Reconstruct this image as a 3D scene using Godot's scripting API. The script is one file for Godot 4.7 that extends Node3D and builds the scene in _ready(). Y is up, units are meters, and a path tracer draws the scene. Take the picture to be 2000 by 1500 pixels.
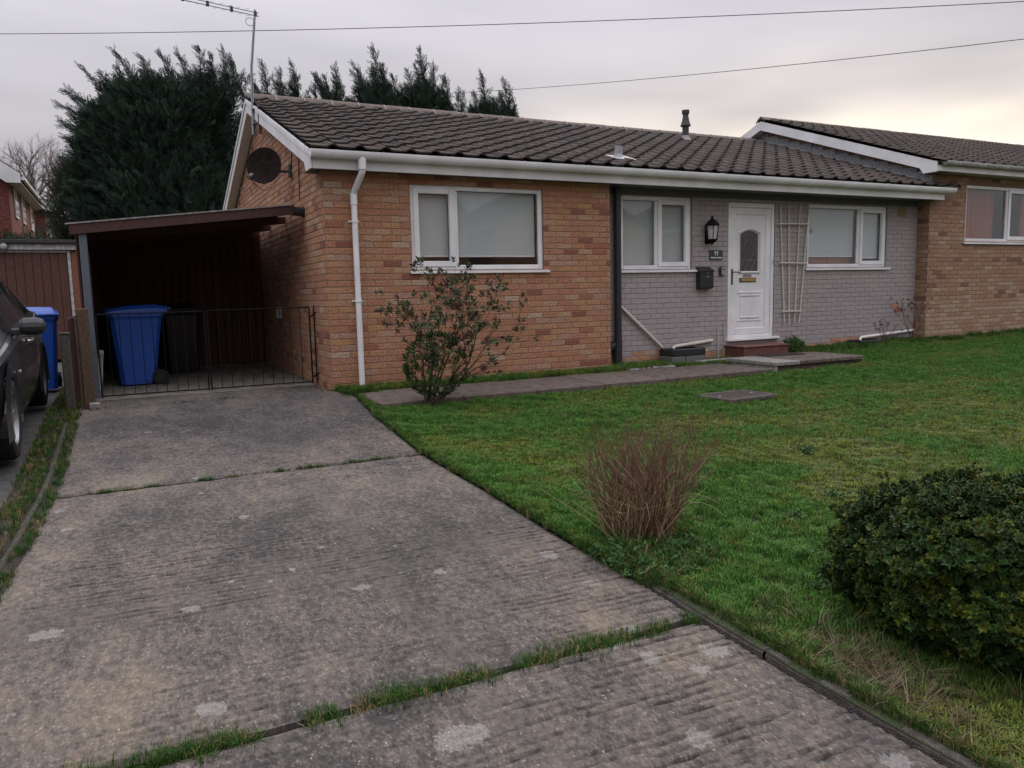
extends Node3D
# A brick bungalow with a concrete drive under a grey evening sky.
# x runs along the house front, z towards the road, y up; the foot of the left brick corner is the origin.

var M := {}
var taken := {}
var rng := RandomNumberGenerator.new()
const EYE := Vector3(-2.117, 1.0927, 8.9114)


# ---------------------------------------------------------------- mesh builder
class MB:
	var v := PackedVector3Array()
	var n := PackedVector3Array()
	var uv := PackedVector2Array()
	var has_uv := false

	func tri(a: Vector3, b: Vector3, c: Vector3) -> void:  # counter-clockwise seen from outside
		var k := (b - a).cross(c - a)
		if k.length_squared() < 1e-16:
			return
		k = k.normalized()
		v.append(a); v.append(c); v.append(b)
		n.append(k); n.append(k); n.append(k)

	func tri_n(a: Vector3, b: Vector3, c: Vector3, na: Vector3, nb: Vector3, nc: Vector3) -> void:
		v.append(a); v.append(c); v.append(b)
		n.append(na); n.append(nc); n.append(nb)

	func quad(a: Vector3, b: Vector3, c: Vector3, d: Vector3) -> void:
		tri(a, b, c)
		tri(a, c, d)

	func quad_n(a: Vector3, b: Vector3, c: Vector3, d: Vector3, na: Vector3, nb: Vector3, nc: Vector3, nd: Vector3) -> void:
		tri_n(a, b, c, na, nb, nc)
		tri_n(a, c, d, na, nc, nd)

	# box from lo to hi with chamfered edges
	func box(lo: Vector3, hi: Vector3, b := 0.0, t := Transform3D.IDENTITY) -> void:
		var c := (lo + hi) * 0.5
		var h := (hi - lo).abs() * 0.5
		b = minf(b, minf(h.x, minf(h.y, h.z)) * 0.9)
		if b <= 0.0:
			for ax in 3:
				for s in [-1.0, 1.0]:
					var u := Vector3.ZERO
					var w := Vector3.ZERO
					var nn := Vector3.ZERO
					nn[ax] = s * h[ax]
					u[(ax + 1) % 3] = h[(ax + 1) % 3] * s
					w[(ax + 2) % 3] = h[(ax + 2) % 3]
					quad(t * (c + nn - u - w), t * (c + nn + u - w), t * (c + nn + u + w), t * (c + nn - u + w))
			return
		for ax in 3:
			var a1 := (ax + 1) % 3
			var a2 := (ax + 2) % 3
			for s in [-1.0, 1.0]:
				var nn := Vector3.ZERO
				var u := Vector3.ZERO
				var w := Vector3.ZERO
				nn[ax] = s * h[ax]
				u[a1] = (h[a1] - b) * s
				w[a2] = h[a2] - b
				quad(t * (c + nn - u - w), t * (c + nn + u - w), t * (c + nn + u + w), t * (c + nn - u + w))
			# edges along ax
			for s1 in [-1.0, 1.0]:
				for s2 in [-1.0, 1.0]:
					var p := Vector3.ZERO
					p[a1] = s1 * h[a1]
					p[a2] = s2 * (h[a2] - b)
					var q := Vector3.ZERO
					q[a1] = s1 * (h[a1] - b)
					q[a2] = s2 * h[a2]
					var e := Vector3.ZERO
					e[ax] = (h[ax] - b) * s1 * s2
					_edge(t, c, p, q, e)
		for sx in [-1.0, 1.0]:
			for sy in [-1.0, 1.0]:
				for sz in [-1.0, 1.0]:
					var s := Vector3(sx, sy, sz)
					var k := h - Vector3(b, b, b)
					var p0 := c + Vector3(h.x, k.y, k.z) * s
					var p1 := c + Vector3(k.x, h.y, k.z) * s
					var p2 := c + Vector3(k.x, k.y, h.z) * s
					if sx * sy * sz > 0:
						tri(t * p0, t * p1, t * p2)
					else:
						tri(t * p0, t * p2, t * p1)

	func _edge(t: Transform3D, c: Vector3, p: Vector3, q: Vector3, e: Vector3) -> void:
		var a := c + p - e
		var b := c + p + e
		var d := c + q + e
		var g := c + q - e
		if (b - a).cross(d - a).dot(p + q) < 0.0:
			quad(t * a, t * g, t * d, t * b)
		else:
			quad(t * a, t * b, t * d, t * g)

	# round bar along a path
	func tube(path: Array, r: Variant, seg := 8, caps := true) -> void:
		var k := path.size()
		var rings := []
		var ref := Vector3.UP
		for i in k:
			var d: Vector3 = (path[mini(i + 1, k - 1)] - path[maxi(i - 1, 0)]).normalized()
			if absf(d.dot(ref)) > 0.95:
				ref = Vector3.RIGHT if absf(d.x) < 0.9 else Vector3.FORWARD
			var a := d.cross(ref).normalized()
			var b := d.cross(a).normalized()
			var rad: float = r[i] if r is Array else r
			var ring := []
			for j in seg:
				var an := TAU * j / seg
				var o := a * cos(an) + b * sin(an)
				ring.append([path[i] + o * rad, o])
			rings.append(ring)
		for i in k - 1:
			for j in seg:
				var j2 := (j + 1) % seg
				var p = rings[i][j]
				var q = rings[i][j2]
				var s = rings[i + 1][j2]
				var w = rings[i + 1][j]
				quad_n(p[0], q[0], s[0], w[0], p[1], q[1], s[1], w[1])
		if caps:
			for j in range(1, seg - 1):
				tri(rings[0][0][0], rings[0][j + 1][0], rings[0][j][0])
				tri(rings[k - 1][0][0], rings[k - 1][j][0], rings[k - 1][j + 1][0])

	# body of revolution round y; profile of Vector2(radius, height) from bottom to top
	func lathe(prof: Array, at: Vector3, seg := 16, smooth := true) -> void:
		for i in prof.size() - 1:
			var p: Vector2 = prof[i]
			var q: Vector2 = prof[i + 1]
			var dn := Vector2(q.y - p.y, p.x - q.x).normalized()
			for j in seg:
				var a := TAU * j / seg
				var b := TAU * (j + 1) / seg
				var ca := Vector3(cos(a), 0, -sin(a))
				var cb := Vector3(cos(b), 0, -sin(b))
				var na := ca * dn.x + Vector3.UP * dn.y
				var nb := cb * dn.x + Vector3.UP * dn.y
				var P := [at + ca * p.x + Vector3.UP * p.y, at + cb * p.x + Vector3.UP * p.y, at + cb * q.x + Vector3.UP * q.y, at + ca * q.x + Vector3.UP * q.y]
				if smooth:
					quad_n(P[0], P[1], P[2], P[3], na, nb, nb, na)
				else:
					quad(P[0], P[1], P[2], P[3])

	# flat outline in x, y pushed from z0 to z1 (z1 > z0), then placed by t
	func extrude(outline: PackedVector2Array, z0: float, z1: float, t := Transform3D.IDENTITY) -> void:
		var poly := outline.duplicate()
		if Geometry2D.is_polygon_clockwise(poly) == (t.basis.determinant() > 0.0):
			poly.reverse()
		var turned := t.basis.determinant() < 0.0
		var idx := Geometry2D.triangulate_polygon(poly)
		for i in range(0, idx.size(), 3):
			var a := poly[idx[i]]
			var b := poly[idx[i + 1]]
			var c := poly[idx[i + 2]]
			if ((b - a).cross(c - a) < 0.0) != turned:
				var s := b
				b = c
				c = s
			tri(t * Vector3(a.x, a.y, z1), t * Vector3(b.x, b.y, z1), t * Vector3(c.x, c.y, z1))
			tri(t * Vector3(a.x, a.y, z0), t * Vector3(c.x, c.y, z0), t * Vector3(b.x, b.y, z0))
		for i in poly.size():
			var a := poly[i]
			var b := poly[(i + 1) % poly.size()]
			quad(t * Vector3(a.x, a.y, z0), t * Vector3(b.x, b.y, z0), t * Vector3(b.x, b.y, z1), t * Vector3(a.x, a.y, z1))

	# rectangular picture-frame in the x, y plane
	func frame(x0: float, x1: float, y0: float, y1: float, w: float, z0: float, z1: float, b := 0.006) -> void:
		box(Vector3(x0, y0, z0), Vector3(x0 + w, y1, z1), b)
		box(Vector3(x1 - w, y0, z0), Vector3(x1, y1, z1), b)
		box(Vector3(x0 + w, y0, z0 + 0.001), Vector3(x1 - w, y0 + w, z1 - 0.001), b)
		box(Vector3(x0 + w, y1 - w, z0 + 0.001), Vector3(x1 - w, y1, z1 - 0.001), b)

	func mesh() -> ArrayMesh:
		var a := []
		a.resize(Mesh.ARRAY_MAX)
		a[Mesh.ARRAY_VERTEX] = v
		a[Mesh.ARRAY_NORMAL] = n
		if has_uv:
			a[Mesh.ARRAY_TEX_UV] = uv
		var m := ArrayMesh.new()
		m.add_surface_from_arrays(Mesh.PRIMITIVE_TRIANGLES, a)
		return m


# ---------------------------------------------------------------- scene helpers
func numbered(called: String) -> String:
	if not taken.has(called):
		taken[called] = 0
		return called
	taken[called] += 1
	return "%s_%03d" % [called, taken[called]]


func tag(o: Node, label: String, category: String, group := "", kind := "") -> Node:
	if label: o.set_meta("label", label)
	if category: o.set_meta("category", category)
	if group: o.set_meta("group", group)
	if kind: o.set_meta("kind", kind)
	return o


func thing(called: String, label: String, category: String, at := Vector3.ZERO, turn := 0.0, group := "") -> Node3D:
	var o := Node3D.new()
	o.name = numbered(called)
	add_child(o)
	o.position = at
	o.rotation.y = turn
	tag(o, label, category, group)
	return o


func part(called: String, m: Variant, mat: Material, parent: Node3D = null) -> MeshInstance3D:
	var o := MeshInstance3D.new()
	o.mesh = m.mesh() if m is MB else m
	o.material_override = mat
	if parent == null:
		o.name = numbered(called)
		add_child(o)
	else:
		o.name = called
		parent.add_child(o, true)
	return o


func struct(called: String, m: Variant, mat: Material) -> MeshInstance3D:
	var o := part(called, m, mat)
	o.set_meta("kind", "structure")
	return o


func bx(lo: Vector3, hi: Vector3, b := 0.004) -> MB:
	var m := MB.new()
	m.box(lo, hi, b)
	return m


func multi(called: String, m: Mesh, mat: Material, parent: Node3D, xf: Array, cols: Array) -> MultiMeshInstance3D:
	var mm := MultiMesh.new()
	mm.transform_format = MultiMesh.TRANSFORM_3D
	mm.use_colors = true
	mm.mesh = m
	mm.instance_count = xf.size()
	for i in xf.size():
		mm.set_instance_transform(i, xf[i])
		mm.set_instance_color(i, cols[i])
	var o := MultiMeshInstance3D.new()
	o.multimesh = mm
	o.material_override = mat
	o.set_meta("kind", "stuff")
	if parent == null:
		o.name = numbered(called)
		add_child(o)
	else:
		o.name = called
		parent.add_child(o, true)
	return o


func rf(a: float, b: float) -> float:
	return rng.randf_range(a, b)


func rdir() -> Vector3:
	var z := rf(-1, 1)
	var a := rf(0, TAU)
	var r := sqrt(1.0 - z * z)
	return Vector3(r * cos(a), z, r * sin(a))


func aim(at: Vector3, dir: Vector3, size: float, roll := 0.0, wide := 1.0) -> Transform3D:  # local y along dir
	var y := dir.normalized()
	var ref := Vector3.UP if absf(y.y) < 0.95 else Vector3.RIGHT
	var x := y.cross(ref).normalized()
	var z := x.cross(y)
	var b := Basis(x * wide, y, z) * Basis(Vector3.UP, roll)
	return Transform3D(b * size, at)


# ---------------------------------------------------------------- ground heights
func drive_y(z: float) -> float:
	return -0.05 * maxf(z, 0.0)


func drive_right(z: float) -> float:
	var t := [[-9.0, -0.015], [0.02, -0.015], [0.12, 0.17], [0.55, 0.15], [1.6, 0.03], [3.2, -0.07], [4.4, -0.03], [5.3, -0.02], [6.0, 0.02], [7.0, 0.03], [7.6, 0.06], [12.0, 0.15]]
	for i in t.size() - 1:
		if z < t[i + 1][0]:
			return lerpf(t[i][1], t[i + 1][1], clampf((z - t[i][0]) / (t[i + 1][0] - t[i][0]), 0, 1))
	return 0.15


func drive_left(z: float) -> float:
	return -2.60 - 0.06 * smoothstep(2.5, 4.2, z) - 0.09 * maxf(z - 4.0, 0.0)


var bumps := FastNoiseLite.new()


func lawn_y(x: float, z: float) -> float:
	var y := 0.0
	if z > 0.0:
		y = -0.05 * minf(z, 10.3)
	y += 0.10 * smoothstep(4.2, 10.5, x) + 0.012 * maxf(x - 10.5, 0.0) + 0.010
	y += bumps.get_noise_2d(x * 60.0, z * 60.0) * 0.02 * clampf(x * 2.0, 0.0, 1.0)
	if x > 0.2 and x < 5.5 and z > 0.38 and z < 1.38:
		y -= 0.09
	return y


# ---------------------------------------------------------------- textures and materials
func noise_image(w: int, h: int, freq: float, seed_: int, octaves := 4, lo := 0, hi := 255, kind := FastNoiseLite.TYPE_SIMPLEX_SMOOTH, power := 1.0) -> Image:
	var f := FastNoiseLite.new()
	f.noise_type = kind
	f.frequency = freq
	f.seed = seed_
	f.fractal_octaves = octaves
	var im := f.get_seamless_image(w, h)
	im.convert(Image.FORMAT_L8)
	var d := im.get_data()
	var lut := PackedByteArray()
	lut.resize(256)
	for i in 256:
		lut[i] = clampi(int(lerpf(lo, hi, pow(i / 255.0, power))), 0, 255)
	for i in d.size():
		d[i] = lut[d[i]]
	return Image.create_from_data(w, h, false, Image.FORMAT_L8, d)


func tx(im: Image) -> ImageTexture:
	return ImageTexture.create_from_image(im)


var T := {}


func mat(called: String, lin: Color, rough := 0.8, tex := "", scale := 1.0, bump := "", depth := 0.0, bscale := 0.0) -> StandardMaterial3D:
	var m := StandardMaterial3D.new()
	m.resource_name = called
	m.albedo_color = lin.linear_to_srgb()
	m.roughness = rough
	if tex:
		m.albedo_texture = T[tex]
		m.uv1_triplanar = true
		m.uv1_world_triplanar = true
		m.uv1_scale = Vector3.ONE * scale
	if bump:
		m.heightmap_enabled = true
		m.heightmap_texture = T[bump]
		m.heightmap_scale = depth
		m.uv1_triplanar = true
		m.uv1_world_triplanar = true
		m.uv1_scale = Vector3.ONE * scale
	M[called] = m
	return m


func leafy(called: String, rough := 0.55, back := Color(0.05, 0.08, 0.02)) -> StandardMaterial3D:
	var m := mat(called, Color.WHITE, rough)
	m.vertex_color_use_as_albedo = true
	m.cull_mode = BaseMaterial3D.CULL_DISABLED
	m.backlight_enabled = true
	m.backlight = back
	return m


func glass(called: String, tint: Color, alpha: float) -> StandardMaterial3D:
	var m := mat(called, tint, 0.02)
	m.albedo_color.a = alpha
	m.transparency = BaseMaterial3D.TRANSPARENCY_ALPHA
	m.metallic_specular = 1.0
	return m


func make_materials() -> void:
	T.grain = tx(noise_image(512, 512, 0.03, 3, 5, 205, 255))
	T.fine = tx(noise_image(512, 512, 0.12, 4, 3, 185, 255))
	T.relief = tx(noise_image(512, 512, 0.09, 5, 4, 0, 255))
	T.mottle = tx(noise_image(512, 512, 0.012, 6, 5, 160, 255))
	T.wood_v = tx(stretch_v(noise_image(512, 512, 0.05, 8, 4, 150, 255)))
	T.brickface = tx(noise_image(512, 512, 0.035, 9, 5, 150, 275))

	# brick tones, front and neighbour (real-world reflectances)
	var tones := [Color(0.54, 0.265, 0.145), Color(0.58, 0.315, 0.175), Color(0.53, 0.235, 0.14), Color(0.58, 0.37, 0.235), Color(0.55, 0.27, 0.175), Color(0.29, 0.10, 0.07), Color(0.60, 0.46, 0.34), Color(0.43, 0.155, 0.10), Color(0.58, 0.33, 0.145), Color(0.53, 0.32, 0.24)]
	for i in tones.size():
		tones[i] = tones[i].lerp(Color(0.53, 0.29, 0.17), 0.18)
		mat("brick_%d" % i, tones[i], 0.92, "brickface", 2.3, "relief", 0.25)
	M.tones = tones
	var pale := [Color(0.45, 0.275, 0.175), Color(0.49, 0.315, 0.20), Color(0.42, 0.245, 0.155), Color(0.54, 0.40, 0.28), Color(0.28, 0.145, 0.10), Color(0.47, 0.27, 0.18)]
	for i in pale.size():
		mat("pale_brick_%d" % i, pale[i], 0.92, "brickface", 2.3, "relief", 0.25)
	M.pale = pale
	var painted := [Color(0.435, 0.39, 0.385), Color(0.42, 0.375, 0.372), Color(0.45, 0.40, 0.392), Color(0.425, 0.39, 0.388)]
	for i in painted.size():
		mat("painted_brick_%d" % i, painted[i], 0.8, "grain", 1.9, "relief", 0.2)
	M.painted = painted
	var tiles := [Color(0.075, 0.063, 0.056), Color(0.060, 0.052, 0.048), Color(0.090, 0.074, 0.065), Color(0.078, 0.061, 0.055), Color(0.068, 0.060, 0.055)]
	for i in tiles.size():
		mat("tile_%d" % i, tiles[i], 0.92, "mottle", 2.0, "relief", 0.2).metallic_specular = 0.25
	M.tiles = tiles
	for k in [["bricks_rest", "brickface", 2.3, 0.92], ["tiles_rest", "mottle", 2.0, 0.88], ["painted_rest", "grain", 1.9, 0.8]]:
		var m := mat(k[0], Color.WHITE, k[3], k[1], k[2], "relief", 0.22)
		m.vertex_color_use_as_albedo = true
	M.tiles_rest.metallic_specular = 0.25
	mat("mortar", Color(0.40, 0.25, 0.165), 0.95, "fine", 2.0, "relief", 0.3)
	mat("mortar_pale", Color(0.33, 0.21, 0.14), 0.95, "fine", 2.0, "relief", 0.3)
	mat("mortar_painted", Color(0.375, 0.335, 0.332), 0.9, "grain", 2.0, "relief", 0.3)
	mat("upvc", Color(0.86, 0.87, 0.88), 0.32, "grain", 0.35)
	M.upvc.albedo_texture = tx(noise_image(256, 256, 0.02, 21, 4, 225, 255))
	mat("fascia", Color(0.85, 0.86, 0.86), 0.4, "grain", 0.35)
	M.fascia.albedo_texture = M.upvc.albedo_texture
	mat("old_white", Color(0.74, 0.70, 0.62), 0.7, "grain", 3.0)
	mat("dirty_white", Color(0.66, 0.66, 0.64), 0.6, "mottle", 1.5)
	mat("gasket", Color(0.02, 0.02, 0.022), 0.6)
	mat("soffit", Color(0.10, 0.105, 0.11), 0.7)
	mat("black_plastic", Color(0.018, 0.02, 0.022), 0.38)
	mat("black_paint", Color(0.012, 0.011, 0.011), 0.75)
	M.black_paint.metallic_specular = 0.2
	mat("dark_pipe", Color(0.022, 0.026, 0.03), 0.42)
	mat("lead", Color(0.46, 0.48, 0.50), 0.55, "mottle", 3.0, "relief", 0.4)
	mat("galvanised", Color(0.42, 0.44, 0.46), 0.45, "grain", 4.0)
	M.galvanised.metallic = 0.6
	mat("dark_metal", Color(0.05, 0.05, 0.055), 0.5)
	mat("chrome", Color(0.62, 0.62, 0.62), 0.2)
	M.chrome.metallic = 0.9
	mat("brass", Color(0.62, 0.45, 0.20), 0.28)
	M.brass.metallic = 0.9
	mat("red_tile", Color(0.20, 0.075, 0.06), 0.55, "mottle", 1.6, "relief", 0.1)
	mat("slab", Color(0.15, 0.118, 0.095), 0.92, "mottle", 1.1, "relief", 0.6)
	mat("slab_b", Color(0.175, 0.14, 0.11), 0.92, "mottle", 1.3, "relief", 0.6)
	mat("pale_concrete", Color(0.34, 0.335, 0.31), 0.9, "mottle", 1.7, "relief", 0.6)
	mat("block", Color(0.21, 0.205, 0.20), 0.95, "fine", 2.2, "relief", 1.0)
	mat("kerb", Color(0.165, 0.145, 0.125), 0.95, "mottle", 2.4, "relief", 1.6)
	mat("mossy_kerb", Color(0.10, 0.098, 0.07), 0.95, "mottle", 2.4, "relief", 1.6)
	mat("soil", Color(0.045, 0.035, 0.026), 0.98, "mottle", 1.3, "relief", 3.0)
	mat("turf", Color(0.06, 0.085, 0.026), 0.98, "mottle", 0.9, "relief", 3.0)
	mat("asphalt", Color(0.055, 0.053, 0.052), 0.93, "fine", 1.5, "relief", 0.8)
	mat("next_drive", Color(0.085, 0.08, 0.076), 0.93, "mottle", 0.8, "relief", 0.8)
	mat("brown_wood", Color(0.115, 0.038, 0.026), 0.6, "wood_v", 0.9)
	mat("brown_wood_dark", Color(0.09, 0.031, 0.022), 0.6, "wood_v", 0.9)
	mat("felt", Color(0.06, 0.062, 0.065), 0.95, "mottle", 1.2)
	mat("old_timber", Color(0.14, 0.095, 0.055), 0.9, "wood_v", 1.6, "relief", 0.5)
	mat("post_paint", Color(0.115, 0.14, 0.165), 0.6, "grain", 1.5)
	mat("blue_bin", Color(0.018, 0.11, 0.52), 0.42, "grain", 1.2)
	mat("black_bin", Color(0.012, 0.016, 0.016), 0.45)
	mat("rubber", Color(0.012, 0.012, 0.012), 0.8)
	mat("blind", Color(0.72, 0.81, 0.81), 0.85, "fine", 3.0)
	M.blind.backlight_enabled = true
	M.blind.backlight = Color(0.1, 0.1, 0.1)
	mat("curtain", Color(0.48, 0.17, 0.08), 0.9, "fine", 2.0)
	mat("room", Color(0.42, 0.40, 0.38), 0.9)
	mat("carpet", Color(0.12, 0.10, 0.09), 0.95)
	mat("plate", Color(0.035, 0.045, 0.055), 0.35)
	mat("lettering", Color(0.8, 0.8, 0.8), 0.5)
	mat("bark", Color(0.10, 0.075, 0.055), 0.9, "fine", 2.0, "relief", 0.8)
	mat("twig_red", Color(0.115, 0.05, 0.038), 0.75)
	mat("twig_tan", Color(0.33, 0.23, 0.13), 0.85)
	mat("twig_grey", Color(0.13, 0.105, 0.095), 0.85)
	mat("red_brick_far", Color(0.23, 0.075, 0.06), 0.92, "brickface", 0.6, "relief", 0.3)
	mat("car_paint", Color(0.028, 0.031, 0.038), 0.32)
	M.car_paint.metallic = 0.35
	M.car_paint.clearcoat_enabled = true
	M.car_paint.clearcoat = 0.8
	M.car_paint.clearcoat_roughness = 0.06
	mat("mirror_case", Color(0.022, 0.023, 0.026), 0.6)
	mat("car_glass", Color(0.012, 0.014, 0.016), 0.04)
	mat("alloy", Color(0.30, 0.30, 0.31), 0.35)
	M.alloy.metallic = 0.75
	mat("terracotta", Color(0.52, 0.38, 0.26), 0.9, "mottle", 3.0)
	mat("ridge_tile", Color(0.17, 0.135, 0.115), 0.9, "mottle", 2.0, "relief", 0.5)
	mat("pointing", Color(0.33, 0.31, 0.29), 0.95, "fine", 2.0)
	mat("rust", Color(0.065, 0.04, 0.036), 0.85, "mottle", 3.0, "relief", 0.8)
	glass("pane", Color(0.06, 0.08, 0.08), 0.05)
	glass("obscure", Color(0.07, 0.075, 0.09), 0.55)
	M.obscure.roughness = 0.2
	glass("lamp_glass", Color(0.85, 0.86, 0.85), 0.35)
	leafy("conifer", 0.7, Color(0.03, 0.05, 0.025))
	leafy("box_leaf", 0.5, Color(0.05, 0.08, 0.02))
	leafy("shrub_leaf", 0.6, Color(0.04, 0.05, 0.02))
	leafy("grass", 0.75, Color(0.10, 0.17, 0.02))
	M.grass.metallic_specular = 0.2
	M.box_leaf.metallic_specular = 0.32
	M.shrub_leaf.metallic_specular = 0.25
	M.conifer.metallic_specular = 0.2
	leafy("dry", 0.85, Color(0.06, 0.05, 0.03))


func stretch_v(im: Image) -> Image:  # long vertical grain
	var s := im.duplicate() as Image
	s.resize(512, 32, Image.INTERPOLATE_CUBIC)
	s.resize(512, 512, Image.INTERPOLATE_CUBIC)
	return s


# ---------------------------------------------------------------- sky, light, camera
func make_sky() -> ImageTexture:
	var w := 1024
	var h := 512
	var f := FastNoiseLite.new()
	f.seed = 11
	f.frequency = 1.0
	f.fractal_octaves = 4
	var im := Image.create(w, h, false, Image.FORMAT_RGBF)
	var glow_az := 0.93
	for y in h:
		var el := (0.5 - (y + 0.5) / h) * PI
		var se := sin(el)
		var ce := cos(el)
		for x in w:
			if el < -0.03:
				im.set_pixel(x, y, Color(0.12, 0.12, 0.115))
				continue
			var az := (x + 0.5) / w * TAU
			var d := Vector3(sin(az) * ce, se, -cos(az) * ce)
			var streak := f.get_noise_3d(d.x * 1.6 + d.y * 1.2, d.y * 9.0 + d.x * 0.6, d.z * 1.6)
			var soft := f.get_noise_3d(d.x * 1.1 + 7.0, d.y * 2.6, d.z * 1.1)
			var lum := 0.25 + 1.2 * pow(maxf(se, 0.0), 2.2)
			lum *= 1.0 + 0.20 * streak + 0.14 * soft
			var da := wrapf(az - glow_az, -PI, PI)
			var g := exp(-pow(da / 0.62, 2.0)) * exp(-pow((el - 0.10) / 0.11, 2.0))
			g *= clampf(0.85 + 1.3 * streak + 0.4 * soft, 0.15, 1.5)
			im.set_pixel(x, y, Color(lum * 1.0 + 0.50 * g, lum * 0.97 + 0.405 * g, lum * 1.06 + 0.25 * g))
	return ImageTexture.create_from_image(im)


func light_and_camera() -> void:
	var cam := Camera3D.new()
	cam.name = "camera"
	cam.fov = 53.03
	cam.near = 0.05
	cam.far = 600.0
	cam.transform = Transform3D(Basis.from_euler(Vector3(-0.1186, -0.4637, -0.0232), EULER_ORDER_YXZ), EYE)
	add_child(cam)
	cam.current = true
	var e := Environment.new()
	e.background_mode = Environment.BG_SKY
	var sky := Sky.new()
	var pm := PanoramaSkyMaterial.new()
	pm.panorama = make_sky()
	sky.sky_material = pm
	e.sky = sky
	e.tonemap_mode = Environment.TONE_MAPPER_LINEAR
	e.tonemap_exposure = 1.9
	e.sdfgi_enabled = true
	e.ssao_enabled = true
	e.ssil_enabled = true
	var we := WorldEnvironment.new()
	we.name = "environment"
	we.environment = e
	add_child(we)
	var sun := DirectionalLight3D.new()
	sun.name = "sun"
	sun.light_energy = 0.2
	sun.light_angular_distance = 14.0
	sun.light_color = Color(1.0, 0.93, 0.84)
	sun.shadow_enabled = true
	add_child(sun)
	sun.look_at_from_position(Vector3(8.0, 6.5, -6.0), Vector3.ZERO)


# ---------------------------------------------------------------- ground, drive, lawn
func sheet(x0: float, x1: float, z0: float, z1: float, nx: int, nz: int, hf: Callable) -> MB:
	var m := MB.new()
	var g := []
	for j in nz + 1:
		var row := []
		for i in nx + 1:
			var x := lerpf(x0, x1, float(i) / nx)
			var z := lerpf(z0, z1, float(j) / nz)
			row.append(Vector3(x, hf.call(x, z), z))
		g.append(row)
	for j in nz:
		for i in nx:
			m.quad(g[j][i], g[j + 1][i], g[j + 1][i + 1], g[j][i + 1])
	return m


var tamp := FastNoiseLite.new()


const TW := 1024
const TH := 2048


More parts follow.
